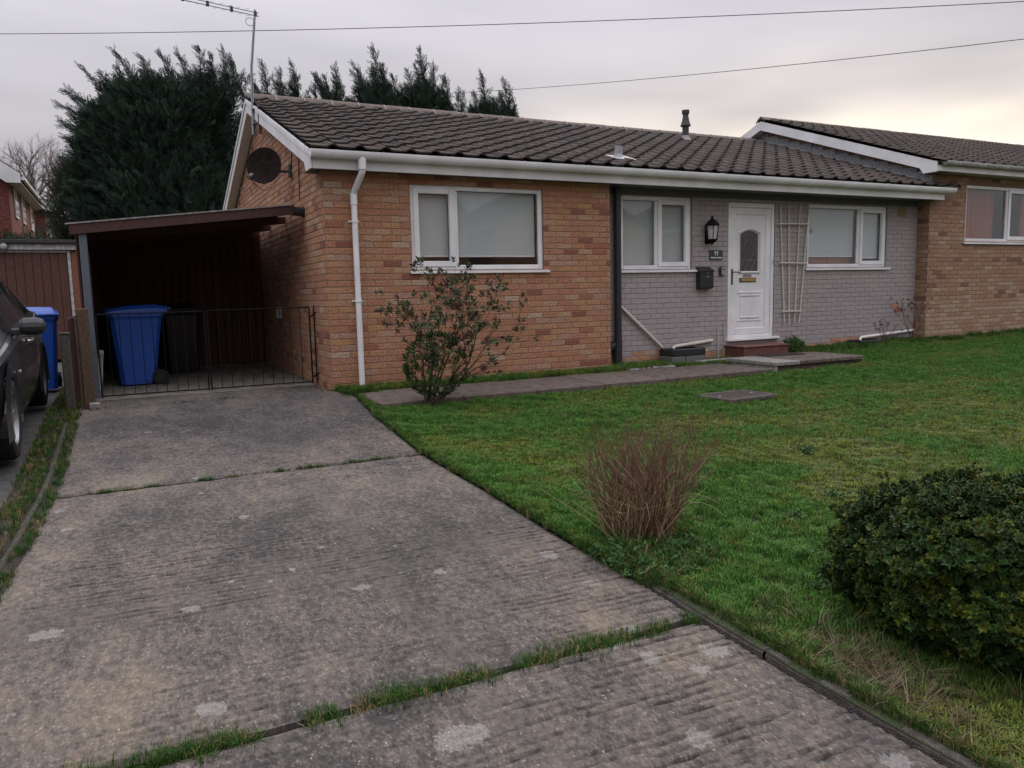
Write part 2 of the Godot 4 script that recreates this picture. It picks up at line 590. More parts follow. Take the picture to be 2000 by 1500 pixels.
func drive_texture() -> Array:
	# x -2.7 .. 0.3 over the width, z -0.3 .. 9.7 over the height
	var a := noise_image(TW, TH, 0.0032, 31, 5).get_data()     # broad patches
	var b := noise_image(TW, TH, 0.016, 32, 4).get_data()      # stains
	var c := noise_image(TW, TH, 0.22, 33, 3).get_data()       # grain
	var g := noise_image(TW, TH, 0.07, 34, 3).get_data()
	var out := PackedByteArray()
	out.resize(TW * TH * 3)
	var dark := [[-0.5, 4.6, 0.9], [-1.0, 6.0, 0.8], [-1.5, 4.4, 0.7], [-2.1, 3.8, 0.5], [-1.6, 6.9, 0.8], [-1.3, 1.5, 1.1], [-2.1, 5.7, 0.35], [-0.6, 0.7, 1.0], [-2.0, 0.8, 0.9], [-0.9, 2.1, 0.8]]
	var tan := [[-0.91, 2.92, 0.26], [-2.45, 4.5, 0.3], [0.0, 5.35, 0.5], [-0.25, 6.05, 0.45], [-2.2, 6.1, 0.45], [-2.2, 3.05, 0.22], [-1.22, 6.72, 0.25], [-2.4, 5.8, 0.4], [-0.9, 6.55, 0.2]]
	# the stains' strengths on a coarse grid, then read off smoothly
	var gw := 64
	var gh := 128
	var soft := PackedFloat32Array()
	soft.resize(gw * gh)
	for j in gh:
		for i in gw:
			var x := -2.7 + 3.0 * i / (gw - 1.0)
			var z := -0.3 + 10.0 * j / (gh - 1.0)
			var s := 0.0
			for k in dark:
				s -= 0.5 * exp(-((x - k[0]) * (x - k[0]) * 1.6 + (z - k[1]) * (z - k[1])) / (k[2] * k[2]))
			for k in tan:
				s += 0.5 * exp(-((x - k[0]) * (x - k[0]) + (z - k[1]) * (z - k[1]) * 2.5) / (k[2] * k[2]))
			soft[j * gw + i] = s
	# dirt lying in the grooves
	var gx := TW / 4
	var gr := PackedFloat32Array()
	gr.resize(gx * TH)
	for j in TH:
		for i in gx:
			gr[j * gx + i] = groove(-2.7 + 3.0 * i / gx, -0.3 + 10.0 * j / TH)
	for j in TH:
		var fj := j * (gh - 1.001) / TH
		var j0 := int(fj)
		var tj := fj - j0
		for i in TW:
			var p := j * TW + i
			var fi := i * (gw - 1.001) / TW
			var i0 := int(fi)
			var ti := fi - i0
			var q := j0 * gw + i0
			var s: float = lerpf(lerpf(soft[q], soft[q + 1], ti), lerpf(soft[q + gw], soft[q + gw + 1], ti), tj)
			var w: float = (a[p] - 128) / 160.0 + (b[p] - 128) / 210.0 + s + (g[p] - 128) / 300.0
			var l: float = 1.0 + 0.52 * w + (c[p] - 128) / 215.0 + (g[p] - 128) / 380.0
			l = clampf(l, 0.3, 2.2)
			var warm: float = clampf(w, -0.6, 1.0)
			l *= 1.10 - 0.85 * gr[j * gx + (i >> 2)] 
			var r: float = 0.083 * l * (1.0 + 0.07 * warm)
			var gg: float = 0.0700 * l * (1.0 + 0.02 * warm)
			var bb: float = 0.0590 * l * (1.0 - 0.12 * warm)
			if c[p] > 196 and g[p] > 120:
				r += 0.085; gg += 0.08; bb += 0.075
			out[p * 3] = int(255.0 * pow(r, 0.4545))
			out[p * 3 + 1] = int(255.0 * pow(gg, 0.4545))
			out[p * 3 + 2] = int(255.0 * pow(bb, 0.4545))
	var im := Image.create_from_data(TW, TH, false, Image.FORMAT_RGB8, out)
	# pale lichen and small stones
	var spots := [[-1.56, 4.15, 0.036], [-1.75, 3.54, 0.023], [-1.74, 3.14, 0.030], [-1.26, 4.85, 0.022], [-1.75, 5.11, 0.017], [-1.21, 5.46, 0.04], [-0.22, 5.5, 0.055], [-0.22, 5.9, 0.042], [-0.81, 5.45, 0.033], [-1.95, 6.19, 0.051], [-1.24, 6.72, 0.08], [-0.56, 7.08, 0.047], [-2.56, 3.54, 0.028], [-2.5, 3.93, 0.033], [-2.5, 5.33, 0.058], [-1.95, 5.34, 0.042], [-0.12, 6.66, 0.058], [-0.46, 6.44, 0.037], [-0.31, 6.37, 0.035], [-0.27, 6.74, 0.035], [-0.09, 7.44, 0.047], [-0.6, 2.45, 0.021], [-1.07, 3.36, 0.017], [-1.58, 5.19, 0.013], [-1.6, 6.42, 0.03], [-1.46, 5.09, 0.017], [-0.39, 6.6, 0.047], [-2.0, 1.4, 0.03], [-1.0, 0.8, 0.02]]
	var wob := FastNoiseLite.new()
	wob.frequency = 1.0
	wob.seed = 5
	for k in spots:
		blot(im, k[0], k[1], k[2], wob, 0.27)
	for k in 4200:
		blot(im, rf(-2.65, 0.2), rf(0.0, 9.5), rf(0.0018, 0.005), wob, rf(0.2, 0.45))
	for k in 260:
		blot(im, rf(-2.65, 0.2), rf(0.0, 9.5), rf(0.006, 0.016), wob, rf(0.03, 0.2))
	return [ImageTexture.create_from_image(im), tx(noise_image(1024, 1024, 0.16, 35, 3))]


func blot(im: Image, x: float, z: float, r: float, wob: FastNoiseLite, lum: float) -> void:
	var ci := (x + 2.7) / 3.0 * TW
	var cj := (z + 0.3) / 10.0 * TH
	var ri := r * 1.5 / 3.0 * TW + 1.0
	var rj := r * 1.5 / 10.0 * TH + 1.0
	for j in range(int(cj - rj), int(cj + rj) + 1):
		for i in range(int(ci - ri), int(ci + ri) + 1):
			if i < 0 or j < 0 or i >= TW or j >= TH:
				continue
			var dx := (i - ci) * 3.0 / TW
			var dz := (j - cj) * 10.0 / TH
			var a := atan2(dz, dx)
			var lim := r * (0.75 + 0.3 * absf(cos(a + x * 5.0)) + 0.45 * wob.get_noise_3d(cos(a) * 1.1 + x * 9.0, sin(a) * 1.1, z * 7.0) + 0.30 * wob.get_noise_2d(i * 0.24, j * 0.24))
			if dx * dx + dz * dz < lim * lim:
				var t := 0.75 + 0.5 * wob.get_noise_2d(i * 0.35, j * 0.35)
				var c := Color(lum * t, lum * t * 0.96, lum * t * 0.91)
				im.set_pixel(i, j, im.get_pixel(i, j).lerp(c.linear_to_srgb(), 0.85 if r < 0.02 else 0.72 + 0.4 * wob.get_noise_2d(i * 0.2 + 50.0, j * 0.3)))


# tamping grooves across the slabs: 0 on the crests, up to 1 in the bottoms, worn away in places
func groove(x: float, z: float) -> float:
	var zz := z + 0.014 * tamp.get_noise_2d(x * 1.1, z * 0.3) + 0.008 * tamp.get_noise_2d(x * 5.0, z * 4.0) + 0.004 * tamp.get_noise_2d(x * 20.0, z * 14.0)
	var worn := clampf(tamp.get_noise_2d(x * 0.5, z * 0.42) * 2.0 + 0.30 + 0.55 * smoothstep(-1.2, 0.0, x) + 0.45 * smoothstep(5.6, 6.8, z), 0.06, 1.0)
	var s := 0.5 + 0.5 * sin(zz * TAU / 0.046)
	var broken := clampf(0.55 + 1.1 * tamp.get_noise_2d(x * 1.8, floor(zz / 0.046) * 3.7), 0.0, 1.0)
	return s * s * s * worn * broken * clampf(0.75 + 0.9 * tamp.get_noise_2d(x * 16.0 + 30.0, z * 30.0), 0.1, 1.3)


func drive_slab(z0: float, z1: float, m: Material, parent: Node3D, seed_: int) -> void:
	var f := FastNoiseLite.new()
	f.seed = seed_
	f.frequency = 1.0
	f.fractal_octaves = 3
	var nz := int((z1 - z0) / 0.0092)
	var nx := 76
	var mb := MB.new()
	mb.has_uv = true
	var rows := []
	for j in nz + 1:
		var z := lerpf(z0, z1, float(j) / nz)
		var row := []
		var xr := drive_right(z) - 0.015
		var xl := drive_left(z)
		for i in nx + 1:
			var x := lerpf(xl, xr, float(i) / nx)
			var y := drive_y(z) - 0.014 * groove(x, z) + 0.004 * f.get_noise_2d(x * 9.0, z * 24.0) + 0.006 * f.get_noise_2d(x * 0.6 + 9.0, z * 0.6)
			var edge := minf(minf(z - z0, z1 - z), minf(x - xl, xr - x))
			y -= 0.012 * (1.0 - smoothstep(0.0, 0.03 + 0.02 * f.get_noise_2d(x * 4.0, z * 4.0), edge))
			row.append(Vector3(x, y, z))
		rows.append(row)
	for j in nz:
		for i in nx:
			var a: Vector3 = rows[j][i]
			var b: Vector3 = rows[j + 1][i]
			var c: Vector3 = rows[j + 1][i + 1]
			var d: Vector3 = rows[j][i + 1]
			mb.quad(a, b, c, d)
	# sides
	for j in nz:
		for i in [0, nx]:
			var a: Vector3 = rows[j][i]
			var b: Vector3 = rows[j + 1][i]
			var dn := Vector3(0, -0.12, 0)
			if i == 0:
				mb.quad(a + dn, b + dn, b, a)
			else:
				mb.quad(b + dn, a + dn, a, b)
	for i in nx:
		for j in [0, nz]:
			var a: Vector3 = rows[j][i]
			var b: Vector3 = rows[j][i + 1]
			var dn := Vector3(0, -0.12, 0)
			if j == 0:
				mb.quad(b + dn, a + dn, a, b)
			else:
				mb.quad(a + dn, b + dn, b, a)
	for p in mb.v:
		mb.uv.append(Vector2((p.x + 2.7) / 3.0, (p.z + 0.3) / 10.0))
	part("slab", mb, m, parent)


func ground_and_drive() -> void:
	var base := func(x: float, z: float) -> float:
		var y := -0.05 * clampf(z, 0.0, 10.4)
		return y - 0.06 - (0.10 if z > 10.4 else 0.0)
	struct("ground", sheet(-110, 110, -150, 90, 60, 240, base), M.turf)
	var rd := MB.new()
	rd.box(Vector3(-110, -0.8, 12.4), Vector3(110, -0.62, 18.4), 0.0)
	struct("road", rd, M.asphalt)
	for k in [[10.45, 12.2], [18.6, 20.4]]:
		var p := MB.new()
		p.box(Vector3(-110, -0.8, k[0]), Vector3(110, -0.525, k[1]), 0.0)
		struct("pavement", p, M.next_drive)
	for k in [[12.22, 12.38], [18.42, 18.58]]:
		var p := MB.new()
		p.box(Vector3(-110, -0.8, k[0]), Vector3(110, -0.515, k[1]), 0.01)
		struct("kerb", p, M.kerb)

	# the drive: cast slabs with soil-filled joints
	var t := drive_texture()
	var dm := mat("drive_concrete", Color.WHITE, 0.9)
	dm.albedo_texture = t[0]
	dm.heightmap_enabled = true
	dm.heightmap_texture = T.relief
	dm.heightmap_scale = 0.25
	dm.uv1_triplanar = false
	dm.heightmap_texture = drive_relief()
	var dr := Node3D.new()
	dr.name = "drive"
	add_child(dr)
	tag(dr, "", "", "", "structure")
	drive_slab(-0.78, 3.19, dm, dr, 41)
	drive_slab(3.235, 6.385, dm, dr, 42)
	drive_slab(6.43, 9.62, dm, dr, 43)
	var bed := sheet(-2.62, 0.2, -0.79, 10.2, 4, 40, func(x, z): return drive_y(z) - 0.032)
	part("bed", bed, M.soil, dr)
	var fl := MB.new()
	fl.box(Vector3(-2.6, -0.1, -4.62), Vector3(-0.012, 0.0, -0.80), 0.01)
	part("carport_floor", fl, mat("floor_concrete", Color(0.25, 0.235, 0.20), 0.9, "mottle", 0.8, "relief", 0.5), dr)

	# next drive to the left, its edging and the strip of weeds between
	struct("neighbour_drive", sheet(-7.5, -2.86, -7.9, 10.4, 10, 40, func(x, z): return drive_y(z) - 0.03 + 0.004 * sin(x * 3.0 + z)), M.next_drive)
	struct("verge", skewed(sheet(-0.27, 0.01, -7.9, 10.3, 5, 120, func(x, z): return drive_y(z) - 0.010 + 0.016 * bumps.get_noise_2d(x * 300.0, z * 130.0))), M.soil)

	# lawn
	var lm := MB.new()
	var nz := 96
	var nx := 110
	var g := []
	for j in nz + 1:
		var z := lerpf(-0.24, 10.3, float(j) / nz)
		var row := []
		for i in nx + 1:
			var x := lerpf(drive_right(z) + 0.005 if z > 0.02 else 0.02, 32.0, pow(float(i) / nx, 1.6))
			row.append(Vector3(x, lawn_y(x, z), z))
		g.append(row)
	for j in nz:
		for i in nx:
			lm.quad(g[j][i], g[j + 1][i], g[j + 1][i + 1], g[j][i + 1])
	struct("lawn", lm, M.turf)


func skewed(m: MB) -> MB:  # x given from the drive's left edge
	for i in m.v.size():
		m.v[i].x += drive_left(m.v[i].z)
	return m


func drive_relief() -> ImageTexture:
	return tx(noise_image(1024, 2048, 0.2, 36, 3))


# concrete edging strips along the drive, in short lengths
func edging() -> void:
	var k := thing("edging_kerb", "worn concrete edging strip between the drive and the lawn", "kerb")
	var z := 5.85
	while z < 9.6:
		var z2 := z + rf(0.85, 0.93)
		var m := MB.new()
		var x0 := drive_right(z) + 0.004
		var x1 := drive_right(z2) + 0.004
		var n := 12
		for i in n:
			var ta := float(i) / n
			var tb := float(i + 1) / n
			var P := []
			for t in [ta, tb]:
				var zz := lerpf(z + 0.006, z2 - 0.006, t)
				var xx := lerpf(x0, x1, t)
				var w := 0.055 + 0.008 * bumps.get_noise_1d(zz * 400.0)
				var y := drive_y(zz) + 0.010 + 0.010 * bumps.get_noise_1d(zz * 300.0 + 50.0)
				P.append([Vector3(xx, y - 0.14, zz), Vector3(xx, y - 0.014, zz), Vector3(xx + 0.012, y, zz), Vector3(xx + w - 0.012, y, zz), Vector3(xx + w, y - 0.014, zz), Vector3(xx + w, y - 0.14, zz)])
			for q in 5:
				m.quad(P[0][q], P[1][q], P[1][q + 1], P[0][q + 1])
		part("edging_stone", m, M.kerb, k)
		z = z2
	var k2 := thing("edging_kerb", "thin mossy concrete edging between the two drives", "kerb")
	z = 0.6
	while z < 9.5:
		var m := MB.new()
		m.box(Vector3(-0.016, -0.14, -0.446), Vector3(0.016, 0.004, 0.446), 0.008, Transform3D(Basis.from_euler(Vector3(0.05, atan2(drive_left(z + 0.9) - drive_left(z), 0.9), 0)), Vector3(drive_left(z + 0.45) - 0.075, drive_y(z + 0.45), z + 0.45)))
		part("edging_stone", m, M.mossy_kerb, k2)
		z += 0.9


# ---------------------------------------------------------------- brickwork
var brick_meshes := {}


func brick_mesh(l: float, h := 0.065) -> ArrayMesh:
	var key := "%d_%d" % [int(round(l * 500.0)), int(h * 1000)]
	if not brick_meshes.has(key):
		var m := MB.new()
		var b := 0.0035
		var z0 := -0.012
		var z1 := 0.006
		var f := [Vector3(b, b, z1), Vector3(l - b, b, z1), Vector3(l - b, h - b, z1), Vector3(b, h - b, z1)]
		var o := [Vector3(0, 0, z1 - b), Vector3(l, 0, z1 - b), Vector3(l, h, z1 - b), Vector3(0, h, z1 - b)]
		m.quad(f[0], f[1], f[2], f[3])
		for i in 4:
			var j := (i + 1) % 4
			m.quad(o[i], o[j], f[j], f[i])
			var d := Vector3(0, 0, z0 - z1 + b)
			m.quad(o[i] + d, o[j] + d, o[j], o[i])
		brick_meshes[key] = m.mesh()
	return brick_meshes[key]


# spans(y) gives the free [from, to] spans of a course; tone(x, y) gives [material prefix, number, linear colour]
func brickwork(parent: Node3D, called: String, t: Transform3D, y0: float, courses: int, spans: Callable, tone: Callable, most: int, rest: Material) -> void:
	var list := []
	for c in courses:
		var y := y0 + c * 0.075
		for s in spans.call(y + 0.0325):
			var x: float = floor(s[0] / 0.225) * 0.225 - (0.1125 if c % 2 else 0.0) - 0.225
			while x < s[1]:
				var a := maxf(x + 0.005, s[0])
				var b := minf(x + 0.22, s[1])
				if b - a > 0.03:
					var k = tone.call(a, y)
					list.append([(t * Vector3(a, y, 0)).distance_squared_to(EYE), a, y, b - a, k])
				x += 0.225
	list.sort_custom(func(p, q): return p[0] < q[0])
	var xf := []
	var cols := []
	for i in list.size():
		var k = list[i]
		var jut := rf(-0.0015, 0.0015)
		var at := Vector3(k[1], k[2] + rf(-0.0012, 0.0012), jut)
		if i < most:
			var o := part(called, brick_mesh(k[3]), M["%s_%d" % [k[4][0], k[4][1]]], parent)
			o.transform = t * Transform3D(Basis.IDENTITY, at)
		else:
			xf.append(t * Transform3D(Basis.from_scale(Vector3(k[3] / 0.215, 1, 1)), at))
			cols.append(k[4][2])
	if xf.size():
		multi(called + "_courses", brick_mesh(0.215), rest, parent, xf, cols)


# a wall slab with openings [x0, x1, y0, y1]
func wall_slab(called: String, x0: float, x1: float, y0: float, y1: float, zf: float, thick: float, holes: Array, m: Material, parent: Node3D) -> MeshInstance3D:
	var b := MB.new()
	var xs := [x0, x1]
	for h in holes:
		xs.append(h[0])
		xs.append(h[1])
	xs.sort()
	for i in xs.size() - 1:
		var a: float = xs[i]
		var c: float = xs[i + 1]
		if c - a < 0.001:
			continue
		var y := y0
		var cuts := []
		for h in holes:
			if h[0] < (a + c) * 0.5 and h[1] > (a + c) * 0.5:
				cuts.append(h)
		cuts.sort_custom(func(p, q): return p[2] < q[2])
		for h in cuts:
			if h[2] > y:
				b.box(Vector3(a, y, zf - thick), Vector3(c, h[2], zf))
			y = h[3]
		if y < y1:
			b.box(Vector3(a, y, zf - thick), Vector3(c, y1, zf))
	return part(called, b, m, parent)


func cut(x0: float, x1: float, y: float, holes: Array) -> Array:
	var out := [[x0, x1]]
	for h in holes:
		if y > h[2] - 0.02 and y < h[3] + 0.02:
			var nw := []
			for s in out:
				if h[0] > s[0] and h[0] < s[1]:
					nw.append([s[0], h[0]])
				if h[1] > s[0] and h[1] < s[1]:
					nw.append([h[1], s[1]])
				if h[1] <= s[0] or h[0] >= s[1]:
					nw.append(s)
			out = nw
	return out


# window of two lights; opener 0 = left light opens, 1 = right
func window(parent: Node3D, x0: float, x1: float, y0: float, y1: float, z: float, split: float, opener: int, sill_left := 0.035, sill_right := 0.07) -> Node3D:
	var w := Node3D.new()
	w.name = "window"
	parent.add_child(w, true)
	var f := MB.new()
	f.frame(x0, x1, y0, y1, 0.062, z - 0.075, z - 0.012, 0.008)
	f.box(Vector3(split - 0.034, y0 + 0.062, z - 0.073), Vector3(split + 0.034, y1 - 0.062, z - 0.014), 0.008)
	part("frame", f, M.upvc, w)
	for k in 2:
		var a := x0 + 0.062 if k == 0 else split + 0.034
		var b := split - 0.034 if k == 0 else x1 - 0.062
		var c := y0 + 0.062
		var d := y1 - 0.062
		if k == opener:
			var s := MB.new()
			s.frame(a - 0.02, b + 0.02, c - 0.02, d + 0.02, 0.068, z - 0.011, z + 0.004, 0.006)
			s.frame(a + 0.002, b - 0.002, c + 0.002, d - 0.002, 0.046, z - 0.06, z - 0.0115, 0.004)
			part("sash", s, M.upvc, w)
			a += 0.048; b -= 0.048; c += 0.048; d -= 0.048
		var gk := MB.new()
		gk.frame(a, b, c, d, 0.006, z - 0.052, z - 0.046, 0.0)
		part("gasket", gk, M.gasket, w)
		var g := MB.new()
		g.box(Vector3(a + 0.003, c + 0.003, z - 0.051), Vector3(b - 0.003, d - 0.003, z - 0.047))
		part("pane", g, M.pane, w)
	var s := MB.new()
	s.extrude(PackedVector2Array([Vector2(-0.06, 0.0), Vector2(0.055, -0.012), Vector2(0.055, -0.04), Vector2(0.045, -0.043), Vector2(0.04, -0.03), Vector2(-0.06, -0.022)]), 0.0, x1 - x0 + sill_left + sill_right, Transform3D(Basis(Vector3(0, 0, 1), Vector3(0, 1, 0), Vector3(1, 0, 0)), Vector3(x0 - sill_left, y0, z)))
	part("sill", s, M.upvc, w)
	return w


func roller_blind(label: String, x0: float, x1: float, y0: float, y1: float, z: float) -> void:
	var b := thing("roller_blind", label, "blind", Vector3((x0 + x1) * 0.5, y0, z), 0.0, "roller blinds in the bungalow windows")
	var hw := (x1 - x0) * 0.5
	var m := MB.new()
	m.box(Vector3(-hw, 0.012, -0.001), Vector3(hw, y1 - y0, 0.001))
	part("fabric", m, M.blind, b)
	part("bottom_bar", bx(Vector3(-hw, 0, -0.006), Vector3(hw, 0.018, 0.006), 0.003), M.upvc, b)
	var r := MB.new()
	r.tube([Vector3(-hw, y1 - y0 + 0.01, -0.012), Vector3(hw, y1 - y0 + 0.01, -0.012)], 0.02, 10)
	part("roller", r, M.upvc, b)


# ---------------------------------------------------------------- roof pieces
func tile_mesh() -> ArrayMesh:
	var prof := [[0.0, 0.0], [0.09, -0.003], [0.180, 0.0], [0.197, 0.010], [0.216, 0.023], [0.245, 0.031], [0.274, 0.023], [0.293, 0.009], [0.308, 0.003]]
	var m := MB.new()
	var l := 0.37
	var th := 0.019
	var lo := 0.030
	var hi := 0.004
	for i in prof.size() - 1:
		var a: Array = prof[i]
		var b: Array = prof[i + 1]
		var p := [Vector3(a[0], 0.004, a[1] + lo), Vector3(b[0], 0.004, b[1] + lo), Vector3(b[0], l, b[1] + hi), Vector3(a[0], l, a[1] + hi)]
		m.quad(p[0], p[1], p[2], p[3])
		var q := [Vector3(a[0], 0, a[1] + lo - 0.005), Vector3(b[0], 0, b[1] + lo - 0.005), Vector3(b[0], 0, b[1] + lo - th), Vector3(a[0], 0, a[1] + lo - th)]
		m.quad(q[0], q[1], p[1], p[0])
		m.quad(q[3], q[2], q[1], q[0])
		m.quad(q[2], q[3], Vector3(a[0], l, a[1] + hi - th), Vector3(b[0], l, b[1] + hi - th))
	return m.mesh()


# rows of interlocking tiles up a slope; extra(row) tiles more at the right
func tiling(parent: Node3D, x0: float, cols: int, rows: int, eave: Vector2, slope: float, gauge: float, most: int, extra: int) -> void:
	var u := Vector3(0, sin(slope), -cos(slope))
	var nn := Vector3(0, cos(slope), sin(slope))
	var b := Basis(Vector3.RIGHT, u, nn)
	var list := []
	for r in rows:
		for c in cols + (extra if r == 0 else 0):
			var at := Vector3(x0 + c * 0.30, eave.y, eave.x) + u * (r * gauge)
			list.append([at.distance_squared_to(EYE), at])
	list.sort_custom(func(p, q): return p[0] < q[0])
	var tm := tile_mesh()
	var xf := []
	var cl := []
	for i in list.size():
		var bb := b * Basis(Vector3(0, 0, 1), rf(-0.007, 0.007)) * Basis(Vector3(1, 0, 0), rf(-0.008, 0.006))
		var t := Transform3D(bb, list[i][1] + u * rf(-0.004, 0.004) + nn * rf(0, 0.003))
		var k := rng.randi() % 5
		if i < most:
			var o := part("roof_tile", tm, M["tile_%d" % k], parent)
			o.transform = t
		else:
			xf.append(t)
			cl.append(M.tiles[k])
	multi("roof_tile_courses", tm, M.tiles_rest, parent, xf, cl)


func ridge(parent: Node3D, x0: float, x1: float, y: float, z: float, slope: float) -> void:
	var l := 0.45
	var n := int(round((x1 - x0) / l))
	l = (x1 - x0) / n
	for i in n:
		var m := MB.new()
		var pts := []
		for k in 9:
			var t := -1.0 + k / 4.0
			pts.append(Vector2(t * 0.125, -absf(t) * 0.125 * tan(slope) * 1.25 + 0.045 * (1.0 - t * t)))
		for k in 8:
			var a: Vector2 = pts[k]
			var b: Vector2 = pts[k + 1]
			m.quad(Vector3(0.004, a.y, a.x), Vector3(0.004, b.y, b.x), Vector3(l - 0.004, b.y, b.x), Vector3(l - 0.004, a.y, a.x))
			for e in [0.004, l - 0.004]:
				var p := [Vector3(e, a.y, a.x), Vector3(e, b.y, b.x), Vector3(e, b.y - 0.05, b.x), Vector3(e, a.y - 0.05, a.x)]
				if e < 0.1:
					m.quad(p[3], p[2], p[1], p[0])
				else:
					m.quad(p[0], p[1], p[2], p[3])
		var o := part("ridge_tile", m, M.ridge_tile, parent)
		o.position = Vector3(x0 + i * l, y + rf(-0.004, 0.004), z)
		if i > 0:
			var s := MB.new()
			for k in 8:
				var a: Vector2 = pts[k] * 1.04 + Vector2(0, 0.004)
				var b: Vector2 = pts[k + 1] * 1.04 + Vector2(0, 0.004)
				s.quad(Vector3(-0.011, a.y, a.x), Vector3(-0.011, b.y, b.x), Vector3(0.011, b.y, b.x), Vector3(0.011, a.y, a.x))
			var o2 := part("ridge_joint", s, M.pointing, parent)
			o2.position = Vector3(x0 + i * l, y, z)


func zy(x: float) -> Transform3D:  # outline given as (z, y), pushed along +x from x
	return Transform3D(Basis(Vector3(0, 0, 1), Vector3(0, 1, 0), Vector3(1, 0, 0)), Vector3(x, 0, 0))


func gutter_mesh(x0: float, x1: float, y: float, z: float, ry := 0.085, rz := 0.058) -> MB:
	var o := PackedVector2Array()
	for k in 13:
		var a := PI + PI * k / 12.0
		o.append(Vector2(z + cos(a) * rz, y + sin(a) * ry))
	for k in 13:
		var a := TAU - PI * k / 12.0
		o.append(Vector2(z + cos(a) * (rz - 0.006), y + 0.002 + sin(a) * (ry - 0.006)))
	var m := MB.new()
	m.extrude(o, 0.0, x1 - x0, zy(x0))
	return m


func brick_tone(_x: float, _y: float) -> Array:
	var r := rng.randf()
	var k := 0
	if r < 0.24: k = 0
	elif r < 0.42: k = 1
	elif r < 0.57: k = 2
	elif r < 0.67: k = 3
	elif r < 0.79: k = 4
	elif r < 0.84: k = 5
	elif r < 0.88: k = 6
	elif r < 0.925: k = 7
	elif r < 0.96: k = 8
	else: k = 9
	return ["brick", k, M.tones[k]]


func pale_tone(_x: float, y: float) -> Array:
	var r := rng.randf()
	var k := 0
	if r < 0.27: k = 0
	elif r < 0.47: k = 1
	elif r < 0.68: k = 2
	elif r < 0.77: k = 3
	elif r < 0.86: k = 4
	else: k = 5
	if y < 0.72 and r > 0.3:
		k = 3 if r > 0.55 else 1
	return ["pale_brick", k, M.pale[k]]


func painted_tone(_x: float, y: float) -> Array:
	if y < 0.13 + 0.03 * sin(_x * 3.0) or (_x > 9.9 and _x < 10.1 and y > 0.58 and y < 0.72):
		return brick_tone(_x, y)
	var k := rng.randi() % 4
	return ["painted_brick", k, M.painted[k]]


const W1 := [1.036, 2.847, 1.383, 2.41]
const W2 := [4.215, 5.485, 1.372, 2.413]
const DO := [6.19, 7.141, 0.262, 2.373]
const W3 := [7.857, 9.751, 1.377, 2.40]
const ZG := -0.2255


